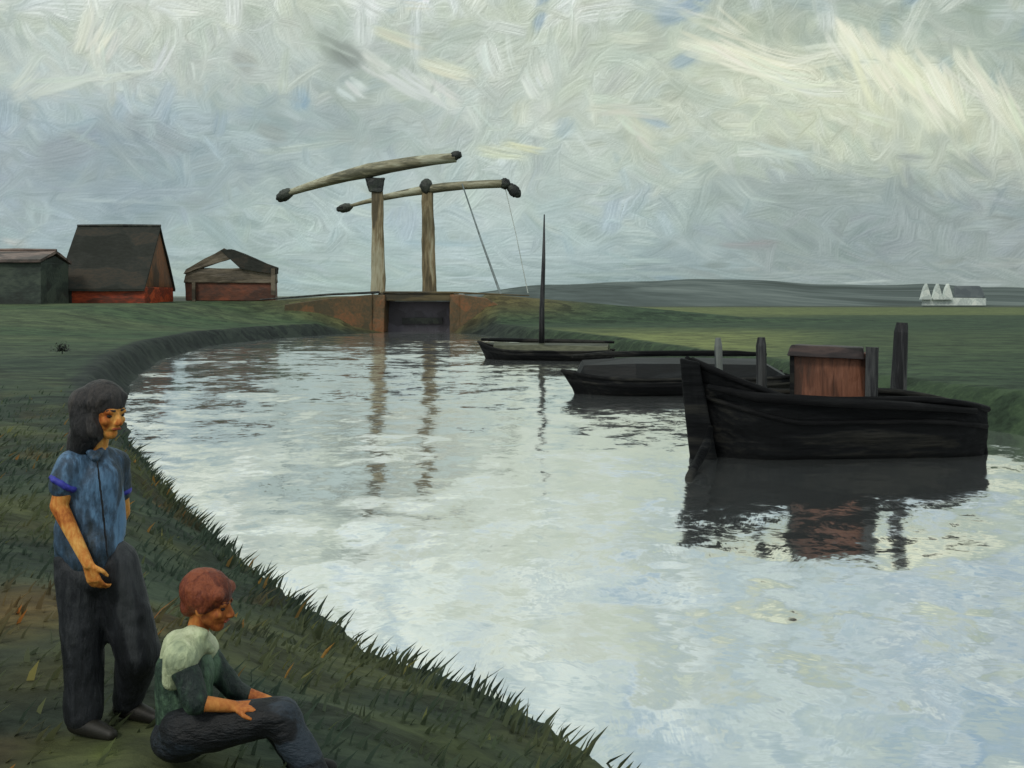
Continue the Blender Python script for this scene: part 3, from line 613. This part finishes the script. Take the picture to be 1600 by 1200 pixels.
# white farm beneath the hills
fz = zat(474.5, 212); F0 = at(1490, 474.5, 212)
fm = thing('white_farm', (F0.x, 212, fz), 'distant whitewashed farm with three pointed gables under the hills', 'farm')
MB().hexa([at(1440, 477, 212), at(1540, 477, 212), at(1541, 477, 218), at(1441, 477, 218), at(1441, 464.5, 212), at(1540, 466, 212), at(1541, 466, 218), at(1442, 464.5, 218)]).build('wall', M['white'], fm)
for i, x in enumerate((1448, 1466, 1482)):
    MB().slab([at(x-8, 468, 211), at(x+8, 468, 211), at(x+3.5, 452, 211), at(x+.5, 443, 211), at(x-3, 450, 211)], (0, 1.2, 0)).build('gable', M['white'], fm)
MB().hexa([at(1490, 466, 213), at(1539, 466, 213), at(1541, 466, 218), at(1491, 466, 218), at(1490, 446, 215), at(1532, 446, 215), at(1533, 448, 217), at(1490, 448, 217)]).build('roof', M['farmroof'], fm, bevel=.5)

# ------------------------------------------------------------------ boats
def hull(stem, stern, beam, free, bowrise, sternrise, z_keel=-.35, n=22, stem_rake=.35, blunt=.0, sheer_pow=2.2):
    """returns builder and a function giving points on the boat: stem at the left"""
    stem, stern = Vector(stem), Vector(stern); ax = (stern-stem); Ln = ax.length; ax.normalize(); sd = Vector((-ax.y, ax.x, 0))
    def half(t):                      # half-breadth at gunwale
        if t < .35: return beam/2*(1-(1-t/.35)**2.2)*(1-.0)+blunt*(1-t/.35)
        if t > .8: return beam/2*(1-.35*((t-.8)/.2)**2)
        return beam/2
    def top(t): return free+bowrise*max(0, (1-t/.32))**sheer_pow+sternrise*max(0, (t-.7)/.3)**2
    rows = []
    for i in range(n+1):
        t = i/n; h = max(half(t), .04); zt = top(t); row = []
        for s in (-1, 1):
            sec = []
            for (fb, fz) in ((1.0, 1.0), (1.03, .72), (.97, .4), (.82, .08), (.45, -.6), (.02, -1.0)):
                z = zt*fz if fz > 0 else z_keel*(-fz)
                rk = stem_rake*(1-max(0, fz))*max(0, 1-t/.25)
                sec.append(stem+ax*(t*Ln+rk)+sd*(s*h*fb)+Vector((0, 0, z)))
            row.append(sec)
        rows.append(row[0]+row[1][::-1])
    return rows, (lambda t, s, z: stem+ax*(t*Ln)+sd*(s*half(t))+Vector((0, 0, z))), top, half, ax, sd, Ln
def loft(rows):
    m = MB(); k = len(rows[0]); vs = [p for r in rows for p in r]; fs = []
    for i in range(len(rows)-1):
        for j in range(k-1): fs.append((i*k+j, i*k+j+1, (i+1)*k+j+1, (i+1)*k+j))
    fs.append(tuple(range(k))); fs.append(tuple((len(rows)-1)*k+j for j in range(k)))
    return m.add(vs, fs)
def make_boat(label, stem, stern, beam, free, bowrise, sternrise, deckmat, group, rimh=.08, **kw):
    rows, P, top, half, ax, sd, Ln = hull(stem, stern, beam, free, bowrise, sternrise, **kw)
    mid = (Vector(stem)+Vector(stern))/2
    t = thing('boat', (mid.x, mid.y, 0), label, 'boat', group)
    hl = loft(rows).build('hull', M['hull'], t, smooth=False, sub=1, rough=.05, rsc=.35)
    dk = MB(); vs = []; fs = []
    for i in range(21):
        u = i/20; h = max(half(u)-.06, .02)
        for s in (-1, 1):
            vs.append(Vector(stem)+ax*(u*Ln)+sd*(s*h)+Vector((0, 0, top(u)-.12)))
    for i in range(20): fs.append((2*i, 2*i+1, 2*i+3, 2*i+2))
    dk.add(vs, fs).build('deck', deckmat, t)
    for s in (-1, 1):
        MB().tube([Vector(stem)+ax*(u*Ln)+sd*(s*max(half(u), .03))+Vector((0, 0, top(u)+rimh*.3)) for u in [i/20 for i in range(21)]], rimh*.6, 8, rough=.1).build('gunwale', M['hullrim'], t, smooth=True)
        MB().tube([Vector(stem)+ax*(u*Ln+.12*(1-u))+sd*(s*(max(half(u), .03)*1.03+.01))+Vector((0, 0, top(u)*.66)) for u in [.02+i/20*.97 for i in range(21)]], rimh*.42, 8, rough=.15).build('rubbing_strake', M['hullrim'], t, smooth=True)
    return t, P, top, half, ax, sd, Ln
# far boat with the mast
b1, P, top, half, ax, sd, Ln = make_boat('black boat with tall thin mast and olive hatch cover, farthest along the right bank', at(747, 560, 52)-Vector((0, 0, at(747, 560, 52).z)),
      (5.0, 50.6, 0), 2.0, .42, .42, .05, M['olive'], 'boats moored along the right bank', rimh=.1, stem_rake=.5)
hc = loft([[P(u, -.8, top(u)-.12), P(u, -.7, .66+.1*math.sin(u*3)), P(u, -.1, .84), P(u, .7, .66), P(u, .8, top(u)-.12)] for u in (.13, .2, .4, .6, .8, .97)]).build('hatch_cover', M['olive'], b1)
MB().tube([P(u, .75, .88+.1*(1-u)**3) for u in (.02, .15, .4, .7, 1.0)], [.07, .11, .12, .12, .06], 8, rough=.1).build('bulwark', M['hull'], b1)
mp_ = P(.5, 0, 0); mx_ = (846-800)/F*51.5
MB().tube([(mx_, 51.3, .5), (mx_+.02, 51.3, 2.6), (mx_+.1, 51.35, 5), (mx_+.14, 51.4, zat(335, 51.4))], [.17, .13, .09, .03], 8, rough=.1).build('mast', M['post'], b1, smooth=True)
# middle boat, low and long
b2, P, top, half, ax, sd, Ln = make_boat('long low black barge with slate grey cover, between the masted boat and the cabin boat', (1.62, 33.4, 0),
      (9.2, 33.9, 0), 2.3, .5, .22, .1, M['slate'], 'boats moored along the right bank', rimh=.1, stem_rake=.55)
loft([[P(u, -.85, top(u)-.1), P(u, -.75, .55+h), P(u, .0, .7+h), P(u, .75, .6+h), P(u, .85, top(u)-.1)] for u, h in ((.06, -.06), (.09, .4), (.3, .48), (.6, .46), (.86, .42), (.97, -.05))]).build('cargo_cover', M['slate'], b2)
MB().tube([P(u, .8, 1.25-.5*abs(u-.5)**3) for u in (.05, .2, .5, .8, .93)], [.05, .1, .1, .1, .05], 8, rough=.1).build('ridge_pole', M['hull'], b2)
# near boat with the cabin
b3, P, top, half, ax, sd, Ln = make_boat('big black boat with high bow and red brown cabin, nearest of the moored boats', (3.53, 20.43, 0),
      (9.42, 20.97, 0), 1.8, 1.15, .74, -.25, M['hullrim'], 'boats moored along the right bank', rimh=.11, stem_rake=.55, sheer_pow=1.25, blunt=.16)
def q(x, y, Y): return at(x, y, Y*.9)
sp = MB().hexa([q(1080, 735, 22.2), q(1124, 735, 22.2), q(1124, 735, 22.75), q(1080, 735, 22.75)]+[q(1062, 559, 22.2), q(1092, 566, 22.2), q(1092, 566, 22.75), q(1062, 559, 22.75)]).build('stem_post', M['hull'], b3, bevel=.04, sub=2, rough=.05, rsc=.2)
cb = MB().hexa([q(1236, 640, 22.6), q(1352, 642, 22.6), q(1358, 640, 23.7), q(1250, 640, 23.7), q(1236, 546, 22.6), q(1352, 552, 22.6), q(1358, 550, 23.7), q(1250, 545, 23.7)]).build('cabin', M['cabin'], b3, sub=3, bevel=.02, rough=.04, rsc=.3)
MB().hexa([q(1229, 556, 22.4), q(1352, 562, 22.4), q(1352, 558, 23.9), q(1240, 552, 23.9), q(1236, 539, 22.55), q(1348, 543, 22.55), q(1350, 541, 23.8), q(1246, 537, 23.8)]).build('roof', M['cabroof'], cb, sub=2, bevel=.03, rough=.04, rsc=.3)
MB().hexa([q(1351, 642, 22.3), q(1370, 643, 22.3), q(1371, 643, 22.58), q(1352, 642, 22.58), q(1353, 542, 22.3), q(1372, 543, 22.3), q(1373, 543, 22.58), q(1354, 542, 22.58)]).build('shaded_end', M['post'], cb, sub=2, rough=.03)  # dark strip added in place of the cabin's shaded end wall
MB().hexa([q(1234, 640, 22.5), q(1241, 640, 22.5), q(1241, 640, 22.59), q(1234, 640, 22.59), q(1234, 550, 22.5), q(1241, 550, 22.5), q(1241, 550, 22.59), q(1234, 550, 22.59)]).build('corner_board', M['hullrim'], cb)
MB().hexa([q(1526, 726, 22.9), q(1546, 726, 22.9), q(1546, 726, 23.2), q(1526, 726, 23.2), q(1522, 640, 22.9), q(1534, 640, 22.9), q(1535, 640, 23.2), q(1523, 640, 23.2)]).build('rudder', M['hull'], b3, bevel=.03, sub=2, rough=.04)
MB().tube([q(1106, 604, 22.1), q(1180, 620, 21.75), q(1300, 628, 21.75), q(1420, 634, 21.9), q(1526, 642, 22.3)], [.06, .08, .09, .08, .06], 8, rough=.15).build('top_strake', M['hullrim'], b3, smooth=True)
# dark tube added to stand for the bow's squiggly reflection on the water
mr = MB().tube([q(1110, 640, 22.5), q(1105, 680, 22.3), q(1088, 712, 21.6), q(1076, 745, 18.3)], [.05, .07, .08, .07], 8, rough=.15)
mr = MB().tube([at(1110, 668, 19.85), at(1104, 696, 19.4), at(1090, 722, 18.85), at(1076, 748, 17.8), (3.02, 17.3, -.15)], [.06, .09, .09, .07, .05], 8, rough=.12).build('bow_reflection', M['hull'], None, smooth=True)
tag(mr, 'dark rope-like tube added as a reflection, slanting from the high bow into the water', 'reflection stroke')
# posts
def mpost(x, ytop, Y, r, mat, label, lean=0.0):
    t = at(x, ytop, Y); zt = t.z
    m = MB().tube([(t.x-lean, Y, -1.0), (t.x-lean*.5, Y, zt*.5), (t.x, Y, zt*.92), (t.x+lean*.1, Y, zt)], [r*1.1, r*1.05, r, r*.7], 9, rough=.12)
    o = m.build('mooring_post', mat, None, smooth=False); tag(o, label, 'post', 'mooring posts beside the cabin boat'); return o
mpost(1122, 528, 22.3, .085, M['postgrey'], 'thin pale grey mooring post, just behind the high bow', lean=-.06)
mpost(1190, 527, 22.1, .11, M['post'], 'short dark mooring post standing left of the red brown cabin')
mpost(1408, 504, 22.3, .16, M['post'], 'tallest and thickest mooring post, right of the red brown cabin', lean=.12)

# ------------------------------------------------------------------ grass
def grass(name, pts, hgt, wid, lean, mat, label, dd=5.0, kk=1.0):
    n = len(pts); X = pts[:, 0]; Y = pts[:, 1]; Z, _ = ground_z(X, Y)
    a = RNG.uniform(0, 2*math.pi, n); h = hgt*RNG.uniform(.4, 1.2, n)*(1+.5*(sdist(X, Y) < .5)); wd = wid*RNG.uniform(.6, 1.4, n)
    lx = RNG.normal(lean[0], .35, n)*h; ly = RNG.normal(lean[1], .35, n)*h
    cx, cy = np.cos(a)*wd/2, np.sin(a)*wd/2
    b = np.stack([X, Y, Z-.03], -1); w_ = np.stack([cx, cy, 0*cx], -1)
    mid = b+np.stack([lx*.4, ly*.4, h*.55], -1); tip = b+np.stack([lx, ly, h], -1)
    v = np.stack([b-w_, b+w_, mid+w_*.8, tip, mid-w_*.8], 1).reshape(-1, 3)
    me = bpy.data.meshes.new(name); me.vertices.add(n*5); me.vertices.foreach_set('co', v.astype(np.float32).ravel())
    base = np.arange(n)*5; me.loops.add(n*5); me.loops.foreach_set('vertex_index', (base[:, None]+np.arange(5)).ravel().astype(np.int32))
    me.polygons.add(n); me.polygons.foreach_set('loop_start', (base).astype(np.int32)); me.polygons.foreach_set('loop_total', np.full(n, 5, np.int32))
    me.update(); me.validate()
    cc = gcolor(X, Y, Z, np.full(n, dd)); cc = cc*RNG.uniform(.85, 1.35, n)[:, None]*kk
    tint = RNG.random(n) < .04; cc[tint] = cc[tint]*np.array([1.9, 1.6, 1.1]); tint = (RNG.random(n) < .02) & (X < -1.5); cc[tint] = cc[tint]*np.array([3.2, 1.5, .8])
    ca = me.color_attributes.new('paint_color', 'FLOAT_COLOR', 'POINT')
    ca.data.foreach_set('color', np.repeat(np.concatenate([cc, np.ones((n, 1))], 1), 5, 0).astype(np.float32).ravel())
    o = bpy.data.objects.new(name, me); C.objects.link(o); me.materials.append(mat)
    tag(o, label, 'grass', kind='stuff'); return o
gm = bpy.data.materials.new('grass_blades'); gm.use_nodes = True
an = gm.node_tree.nodes.new('ShaderNodeAttribute'); an.attribute_name = 'paint_color'
pb = gm.node_tree.nodes['Principled BSDF']; gm.node_tree.links.new(an.outputs['Color'], pb.inputs['Base Color']); pb.inputs['Roughness'].default_value = .9; tr_ = gm.node_tree.nodes.new('ShaderNodeBsdfTranslucent'); gm.node_tree.links.new(an.outputs['Color'], tr_.inputs[0]); ms_ = gm.node_tree.nodes.new('ShaderNodeMixShader'); ms_.inputs[0].default_value = .45; gm.node_tree.links.new(pb.outputs[0], ms_.inputs[1]); gm.node_tree.links.new(tr_.outputs[0], ms_.inputs[2]); gm.node_tree.links.new(ms_.outputs[0], gm.node_tree.nodes['Material Output'].inputs[0]); pb.inputs['Specular IOR Level'].default_value = .15
def scatter(n, x0, x1, y0, y1, dmin, dmax, fade=False):
    X = RNG.uniform(x0, x1, n); Y = RNG.uniform(y0, y1, n); d = sdist(X, Y); k = (d > dmin) & (d < dmax)
    if fade: k &= RNG.random(n) < np.clip((27-Y)/13, 0, 1)**1.5
    return np.stack([X[k], Y[k]], -1)
pts = np.concatenate([scatter(9000, -9, 3, 3.2, 15, .02, 9), scatter(9000, -17, 2, 14, 27, .02, 12, True), scatter(22000, -14, 3, 4, 21, -.05, .45)])
grass('bank_grass', pts, .125, .036, (.6, .12), gm, 'dark rough grass covering the near canal bank', kk=1.7)
# ------------------------------------------------------------------ people
SK = dict(scale=(1, 1, .5), size=14, streak=60, bump=.5, dist=.006, rough=.6, spec=.2, var=1.15)
M['skin'] = paint('warm_ochre_skin', [col(160, 84, 42), col(212, 136, 66), col(244, 190, 106)], **SK)
M['skin2'] = paint('ruddy_skin', [col(140, 74, 42), col(184, 112, 58), col(206, 140, 74)], **SK)
M['skin3'] = paint('tanned_forearm', [col(112, 82, 50), col(150, 104, 60), col(196, 132, 84)], **SK)
M['hairdark'] = paint('black_brown_hair', [col(30, 30, 32), col(44, 43, 44), col(64, 60, 58)], scale=(1, 1, .25), size=14, streak=60, bump=.8, dist=.02)
M['hairred'] = paint('auburn_hair', [col(74, 36, 26), col(112, 54, 36), col(142, 76, 48)], scale=(1, 1, .5), size=14, streak=60, bump=.8, dist=.02)
M['shirtblue'] = paint('faded_blue_shirt', [col(44, 56, 64), col(64, 86, 108), col(104, 142, 178)], scale=(1, 1, .35), size=7, streak=34, bump=.7, dist=.02)
M['cuff'] = paint('ultramarine_cuff', [col(46, 52, 130), col(66, 70, 176)], size=14, streak=50, bump=.5, dist=.005)
M['trouser'] = paint('charcoal_trousers', [col(22, 25, 29), col(36, 39, 44), col(58, 61, 64)], scale=(1, 1, .25), size=7, streak=34, bump=.7, dist=.02)
M['trouser2'] = paint('blue_black_trousers', [col(14, 17, 20), col(24, 29, 34), col(48, 58, 68)], scale=(.4, 1, 1), size=7, streak=34, bump=.8, dist=.02)
M['palecloth'] = paint('pale_yellow_shirt', [col(150, 164, 134), col(188, 200, 160), col(218, 226, 190)], scale=(1, 1, .5), var=1.3, size=9, streak=34, bump=.9, dist=.02)
M['vest'] = paint('bottle_green_jersey', [col(30, 42, 40), col(50, 70, 58), col(88, 116, 92)], scale=(1, 1, .5), size=8, streak=34, bump=.8, dist=.02)
M['shoe'] = paint('dark_shoe_leather', [col(24, 24, 22), col(38, 37, 32)], size=14, bump=.5, dist=.005)
M['eye'] = paint('dark_eye', [col(26, 22, 20), col(40, 32, 28)], size=30, bump=0)
M['lip'] = paint('lip_red', [col(130, 62, 44), col(160, 80, 56)], size=30, bump=0)

def frame(f, pitch=0.0, roll=0.0):
    f = Vector((f[0], f[1], 0)).normalized(); f = (f*math.cos(pitch)-Vector((0, 0, 1))*math.sin(pitch)); 
    r = Vector((f.y, -f.x, 0)).normalized(); u = r.cross(f)
    return Matrix((r, f, u)).transposed()          # local x = its right, y = forward, z = up
def head(m, c, A, s):
    """skull, jaw, nose, brow, ears around c; s = head half-height"""
    g = lambda x, y, z: Vector(c)+A@Vector((x*s, y*s, z*s))
    m.ell(g(0, -.12, .22), (.66*s, .82*s, .74*s), A)
    m.ell(g(0, .16, -.2), (.5*s, .58*s, .62*s), A)
    m.ell(g(0, .40, -.70), (.26*s, .28*s, .24*s), A)
    m.limb(g(-.36, .1, -.42), g(-.14, .42, -.7), .17*s, .14*s); m.limb(g(.36, .1, -.42), g(.14, .42, -.7), .17*s, .14*s)
    m.limb(g(0, .68, .08), g(0, .86, -.22), .07*s, .12*s)
    m.ell(g(0, .80, -.27), (.16*s, .13*s, .09*s), A)
    m.limb(g(-.32, .6, .14), g(.32, .6, .14), .1*s, .1*s)
    m.ell(g(-.33, .5, -.22), (.17*s, .16*s, .16*s), A); m.ell(g(.33, .5, -.22), (.17*s, .16*s, .16*s), A)
    m.ell(g(0, .64, -.46), (.22*s, .12*s, .09*s), A)
    for k in (-1, 1): m.ell(g(k*.66, -.05, -.08), (.09*s, .18*s, .26*s), A)
    return g
def hand(m, wr, d, palm_n, L=.17, curl=.5, side=1):
    """palm and five fingers; d = direction of the hand, palm_n = where the palm faces"""
    wr = Vector(wr); d = Vector(d).normalized(); n = Vector(palm_n); n = (n-d*n.dot(d)).normalized(); x = d.cross(n)*side
    pe = wr+d*L*.5
    for k, o in enumerate((-.03, -.01, .01, .03)):
        m.limb(wr+x*o*.6, pe+x*o*1.0, .014, .012, 8)
        ln = (.036, .043, .040, .032)[k]; p = pe+x*o*1.1; dd = d.copy()
        for j in range(3):
            cu = curl*(.7+.3*j)
            dd = (dd*math.cos(cu)+n*math.sin(cu)).normalized(); q2 = p+dd*ln*(1, .75, .6)[j]
            m.limb(p, q2, .0095-.0008*j, .009-.0008*j, 8); p = q2
    t0 = wr+d*L*.12-x*.03; t1 = t0+(d*.7-x*.65+n*.25).normalized()*.042; t2 = t1+(d*.9-x*.1+n*.4).normalized()*.033
    m.limb(t0, t1, .014, .011, 8); m.limb(t1, t2, .011, .009, 8)

# ---- the standing one
def S_(x, y, d=0.0): return at(x, y, 5.07+d)
gz = lambda v: float(ground_z(np.array([v.x]), np.array([v.y]))[0][0])
ps = thing('person', (S_(150, 1130).x, 5.1, gz(S_(150, 1130))), 'standing person with long dark hair, blue short sleeved shirt and charcoal trousers', 'person')
A = frame((.86, -.50), .18)
hc_ = S_(164, 643, .0)
m = MB(); g = head(m, hc_, A, .135)
nb = S_(148, 708, .02)
m.limb(hc_+A@Vector((0, -.02, -.06)), nb, .052, .056)
m.chain([nb, S_(146, 750, .03), S_(146, 820, .03), S_(147, 880, .03)], [.07, .12, .11, .13])
shL, shR = S_(112, 726, -.08), S_(181, 724, .14)
m.limb(nb, shL, .06, .055); m.limb(nb, shR, .06, .055)
elL, wrL = S_(92, 790, -.12), S_(138, 882, -.17)
m.chain([shL, elL, wrL], [.052, .042, .026])
m.chain([shR, S_(191, 800, .22), S_(160, 868, .22)], [.05, .04, .026])
hand(m, wrL, S_(150, 915, -.15)-wrL, (.3, 1, 0), curl=.6, side=-1)
hand(m, S_(160, 868, .22), (-.5, .1, -.6), (0, -1, 0), curl=.5)
m.chain([S_(128, 890, 0), S_(130, 1010, 0), S_(128, 1115, 0)], [.1, .06, .04]); m.chain([S_(172, 888, .05), S_(218, 1008, .1), S_(200, 1098, .2)], [.1, .06, .04])
body = m.build('body', M['skin'], ps, remesh=.006, iters=3)
# forearm tone as its own material slot would split the body: kept one skin
e = MB()
for k in (-1, 1):
    MB().ell(g(k*.27, .60, .0), (.014, .010, .009), A).build('eye', M['eye'], body, smooth=True)
    MB().limb(g(k*.15, .70, .2), g(k*.4, .58, .2), .0055, .004).build('eyebrow', M['hairdark'], body, smooth=True)
MB().limb(g(-.14, .74, -.47), g(.14, .74, -.47), .006, .006).build('lips', M['lip'], body, smooth=True)
h = MB()
s = .135
h.ell(g(0, -.22, .36), (.80*s, .92*s, .78*s), A)
h.limb(g(-.42, .36, .60), g(.42, .36, .60), .20*s, .20*s)                      # fringe
h.limb(g(-.62, -.1, .3), g(-.66, -.2, -.5), .26*s, .22*s); h.limb(g(.62, -.1, .3), g(.70, -.15, -.35), .28*s, .22*s)
h.chain([g(0, -.6, .3), g(-.1, -.7, -.3), S_(130, 685, .0), S_(120, 712, -.02), S_(108, 742, -.03)], [.09, .088, .075, .055, .02])
h.chain([g(.4, -.6, .2), S_(138, 672, -.05), S_(126, 700, -.05)], [.085, .08, .055])
h.chain([g(0, -.6, .5), g(-.1, -.95, .1), S_(122, 660, .0)], [.07, .05, .04])
h.build('hair', M['hairdark'], ps, remesh=.009, iters=3, rough=.008, rsc=.05)
t = MB()
t.chain([nb+Vector((0, 0, -.01)), S_(146, 750, .03), S_(145, 815, .03), S_(146, 862, .03)], [.075, .148, .135, .15])
t.limb(nb+Vector((0, 0, -.02)), shL, .07, .07); t.limb(nb+Vector((0, 0, -.02)), shR, .065, .07)
t.limb(shL, S_(98, 757, -.11), .07, .068); t.limb(shR, S_(187, 768, .18), .068, .06)
t.limb(S_(120, 750, -.03), S_(108, 850, -.02), .07, .075); t.limb(S_(170, 750, .06), S_(176, 830, .06), .07, .07)
t.limb(S_(150, 850, -.08), S_(158, 898, -.06), .055, .03); t.limb(S_(100, 850, -.03), S_(94, 872, -.03), .05, .03)
sh = t.build('shirt', M['shirtblue'], ps, remesh=.012, iters=4, rough=.018, rsc=.12)
MB().tube([S_(103, 750, -.11), S_(97, 759, -.115)], .072, 16).build('cuff', M['cuff'], sh, remesh=.012, iters=3, rough=.02, rsc=.05)
MB().tube([S_(186, 765, .175), S_(189, 774, .18)], .0635, 16).build('cuff', M['cuff'], sh, remesh=.012, iters=3, rough=.02, rsc=.05)
MB().chain([S_(138, 704, -.06), S_(148, 716, -.12), S_(158, 704, -.03)], [.018, .02, .018]).build('collar', M['shirtblue'], sh, remesh=.008)
MB().chain([S_(152, 722, -.125), S_(160, 790, -.12), S_(168, 870, -.1)], [.006, .007, .006]).build('placket', M['trouser'], sh, remesh=.006)
l = MB()
l.ell(S_(147, 892, .03), (.185, .15, .13))
l.chain([S_(124, 895, 0), S_(130, 1005, 0), S_(131, 1112, 0)], [.118, .10, .092])
l.chain([S_(176, 885, .04), S_(216, 1020, .08), S_(200, 1092, .18)], [.128, .112, .080])
l.limb(S_(182, 862, .02), S_(205, 960, .05), .060, .10)
l.limb(S_(104, 872, -.02), S_(110, 930, -.02), .06, .07)
l.build('trousers', M['trouser'], ps, remesh=.012, iters=4, rough=.022, rsc=.16)
for (x, y, d) in ((136, 1128, -.02), (206, 1106, .19)):
    p = S_(x, y, d); z = gz(p)+.045
    MB().chain([Vector((p.x-.05, p.y, z+.01)), Vector((p.x+.06, p.y-.04, z)), Vector((p.x+.15, p.y-.08, z-.012))], [.05, .045, .033]).build('shoe', M['shoe'], ps, remesh=.01)

# ---- the seated one
def T_(x, y, d=0.0): return at(x, y, 4.75+d)
pt = thing('person', (T_(290, 1165).x, 4.75, gz(T_(290, 1165))), 'person with auburn hair and pale collar sitting on the grass, arms on knees', 'person')
A = frame((.97, -.12), .22)
hc2 = T_(328, 941)
m = MB(); g = head(m, hc2, A, .132)
nb = T_(306, 1000, .02)
m.limb(hc2+A@Vector((0, -.03, -.06)), nb, .048, .052)
m.chain([nb, T_(292, 1045, .02), T_(290, 1100, .02), T_(290, 1138, .02)], [.06, .11, .11, .12])
nS, fS = T_(283, 1030, -.15), T_(318, 1018, .19)
nE, nW = T_(306, 1098, -.20), T_(366, 1104, -.14)
fE, fW = T_(364, 1078, .15), T_(425, 1098, .08)
m.chain([nS, nE, nW], [.05, .038, .026]); m.chain([fS, fE, fW], [.05, .038, .026])
hand(m, nW, (1, .15, -.05), (0, .2, -1), curl=.25, side=1)
hand(m, fW, (1, -.15, -.2), (0, -.2, -1), curl=.4, side=1)
nH, nK, nA = T_(288, 1142, -.09), T_(438, 1118, -.10), T_(492, 1212, -.12)
fH, fK, fA = T_(292, 1140, .12), T_(425, 1118, .12), T_(470, 1185, .20)
m.chain([nH, nK, nA], [.09, .055, .04]); m.chain([fH, fK, fA], [.09, .055, .04])
body = m.build('body', M['skin2'], pt, remesh=.006, iters=3)
for k in (-1, 1):
    MB().ell(g(k*.27, .60, .0), (.013, .010, .009), A).build('eye', M['eye'], body, smooth=True)
    MB().limb(g(k*.15, .70, .2), g(k*.4, .58, .2), .0055, .004).build('eyebrow', M['hairred'], body, smooth=True)
MB().limb(g(-.14, .74, -.47), g(.14, .74, -.47), .006, .006).build('lips', M['lip'], body, smooth=True)
s = .132; h = MB()
h.ell(g(0, -.24, .34), (.84*s, .94*s, .82*s), A)
h.limb(g(-.5, .38, .5), g(.5, .38, .5), .26*s, .26*s)
h.limb(g(.6, -.1, .3), g(.62, -.02, -.12), .26*s, .16*s); h.limb(g(-.6, -.1, .3), g(-.62, -.02, -.12), .26*s, .16*s)
h.ell(g(0, -.62, -.18), (.62*s, .4*s, .5*s), A)
h.build('hair', M['hairred'], pt, remesh=.008, iters=3, rough=.01, rsc=.05)
t = MB()
t.chain([nb+Vector((0, 0, -.02)), T_(288, 1045, .02), T_(288, 1095, .02), T_(290, 1135, .02)], [.07, .135, .13, .135])
t.limb(nS, nE, .066, .058); t.limb(fS, fE, .066, .052); t.limb(fE, T_(385, 1086, .12), .05, .042)
jr = t.build('jersey', M['vest'], pt, remesh=.012, iters=4, rough=.018, rsc=.12)
t = MB()
t.chain([T_(318, 990, -.07), T_(300, 992, -.05), T_(290, 1000, .02)], [.026, .045, .045])
t.limb(nb+Vector((-.01, 0, .0)), nS+Vector((0, 0, .012)), .075, .082); t.limb(nb, fS+Vector((0, 0, .012)), .07, .076)
t.limb(nS+Vector((0, 0, .01)), T_(272, 1060, -.13), .082, .055)
t.limb(T_(280, 1010, .0), T_(262, 1050, .0), .08, .055)
t.limb(T_(312, 1004, -.06), T_(330, 1016, -.03), .04, .022)
t.build('shoulder_cape', M['palecloth'], pt, remesh=.011, iters=4, rough=.008, rsc=.1)
l = MB()
l.ell(T_(288, 1145, .02), (.15, .19, .11))
l.chain([nH, nK, nA], [.115, .085, .07]); l.chain([fH, fK, fA], [.11, .083, .068])
l.build('trousers', M['trouser2'], pt, remesh=.012, iters=4, rough=.022, rsc=.15)
for p in (nA, fA):
    z = gz(p)+.04
    MB().chain([Vector((p.x-.04, p.y, z+.02)), Vector((p.x+.06, p.y-.01, z)), Vector((p.x+.15, p.y-.02, z-.01))], [.05, .042, .032]).build('shoe', M['shoe'], pt, remesh=.01)

# small dark shrub on the left meadow
sx_, sy_ = at(97, 548, 40).x, 40.0
sz_ = float(ground_z(np.array([sx_]), np.array([sy_]))[0][0])
shb = thing('shrub', (sx_, sy_, sz_), 'tiny dark shrub alone on the left meadow', 'shrub')
M['leaf'] = paint('dark_leaves', [col(34, 40, 36), col(52, 60, 50)], size=3, bump=.2)
mb = MB()
for _ in range(160):
    c = Vector((sx_+random.gauss(0, .13), sy_+random.gauss(0, .13), sz_+.12+abs(random.gauss(.08, .12))))
    a = Vector([random.gauss(0, 1) for _ in range(3)]).normalized()*.06; b = Vector([random.gauss(0, 1) for _ in range(3)]).normalized()*.03
    mb.add([c-a, c-b, c+a, c+b], [(0, 1, 2, 3)])
mb.build('foliage', M['leaf'], shb)
MB().tube([(sx_, sy_, sz_-.1), (sx_+.01, sy_, sz_+.15), (sx_, sy_, sz_+.25)], [.025, .018, .01], 6).build('stem', M['tar'], shb)

# ------------------------------------------------------------------ render settings
sc.view_settings.view_transform = 'Standard'; sc.view_settings.look = 'None'; sc.view_settings.exposure = 0; sc.view_settings.gamma = 1
cy = sc.cycles; cy.use_denoising = True; cy.max_bounces = 5; cy.diffuse_bounces = 2; cy.glossy_bounces = 3; cy.caustics_reflective = False
try: cy.denoiser = 'OPENIMAGEDENOISE'; cy.denoising_input_passes = 'RGB_ALBEDO_NORMAL'
except Exception: pass
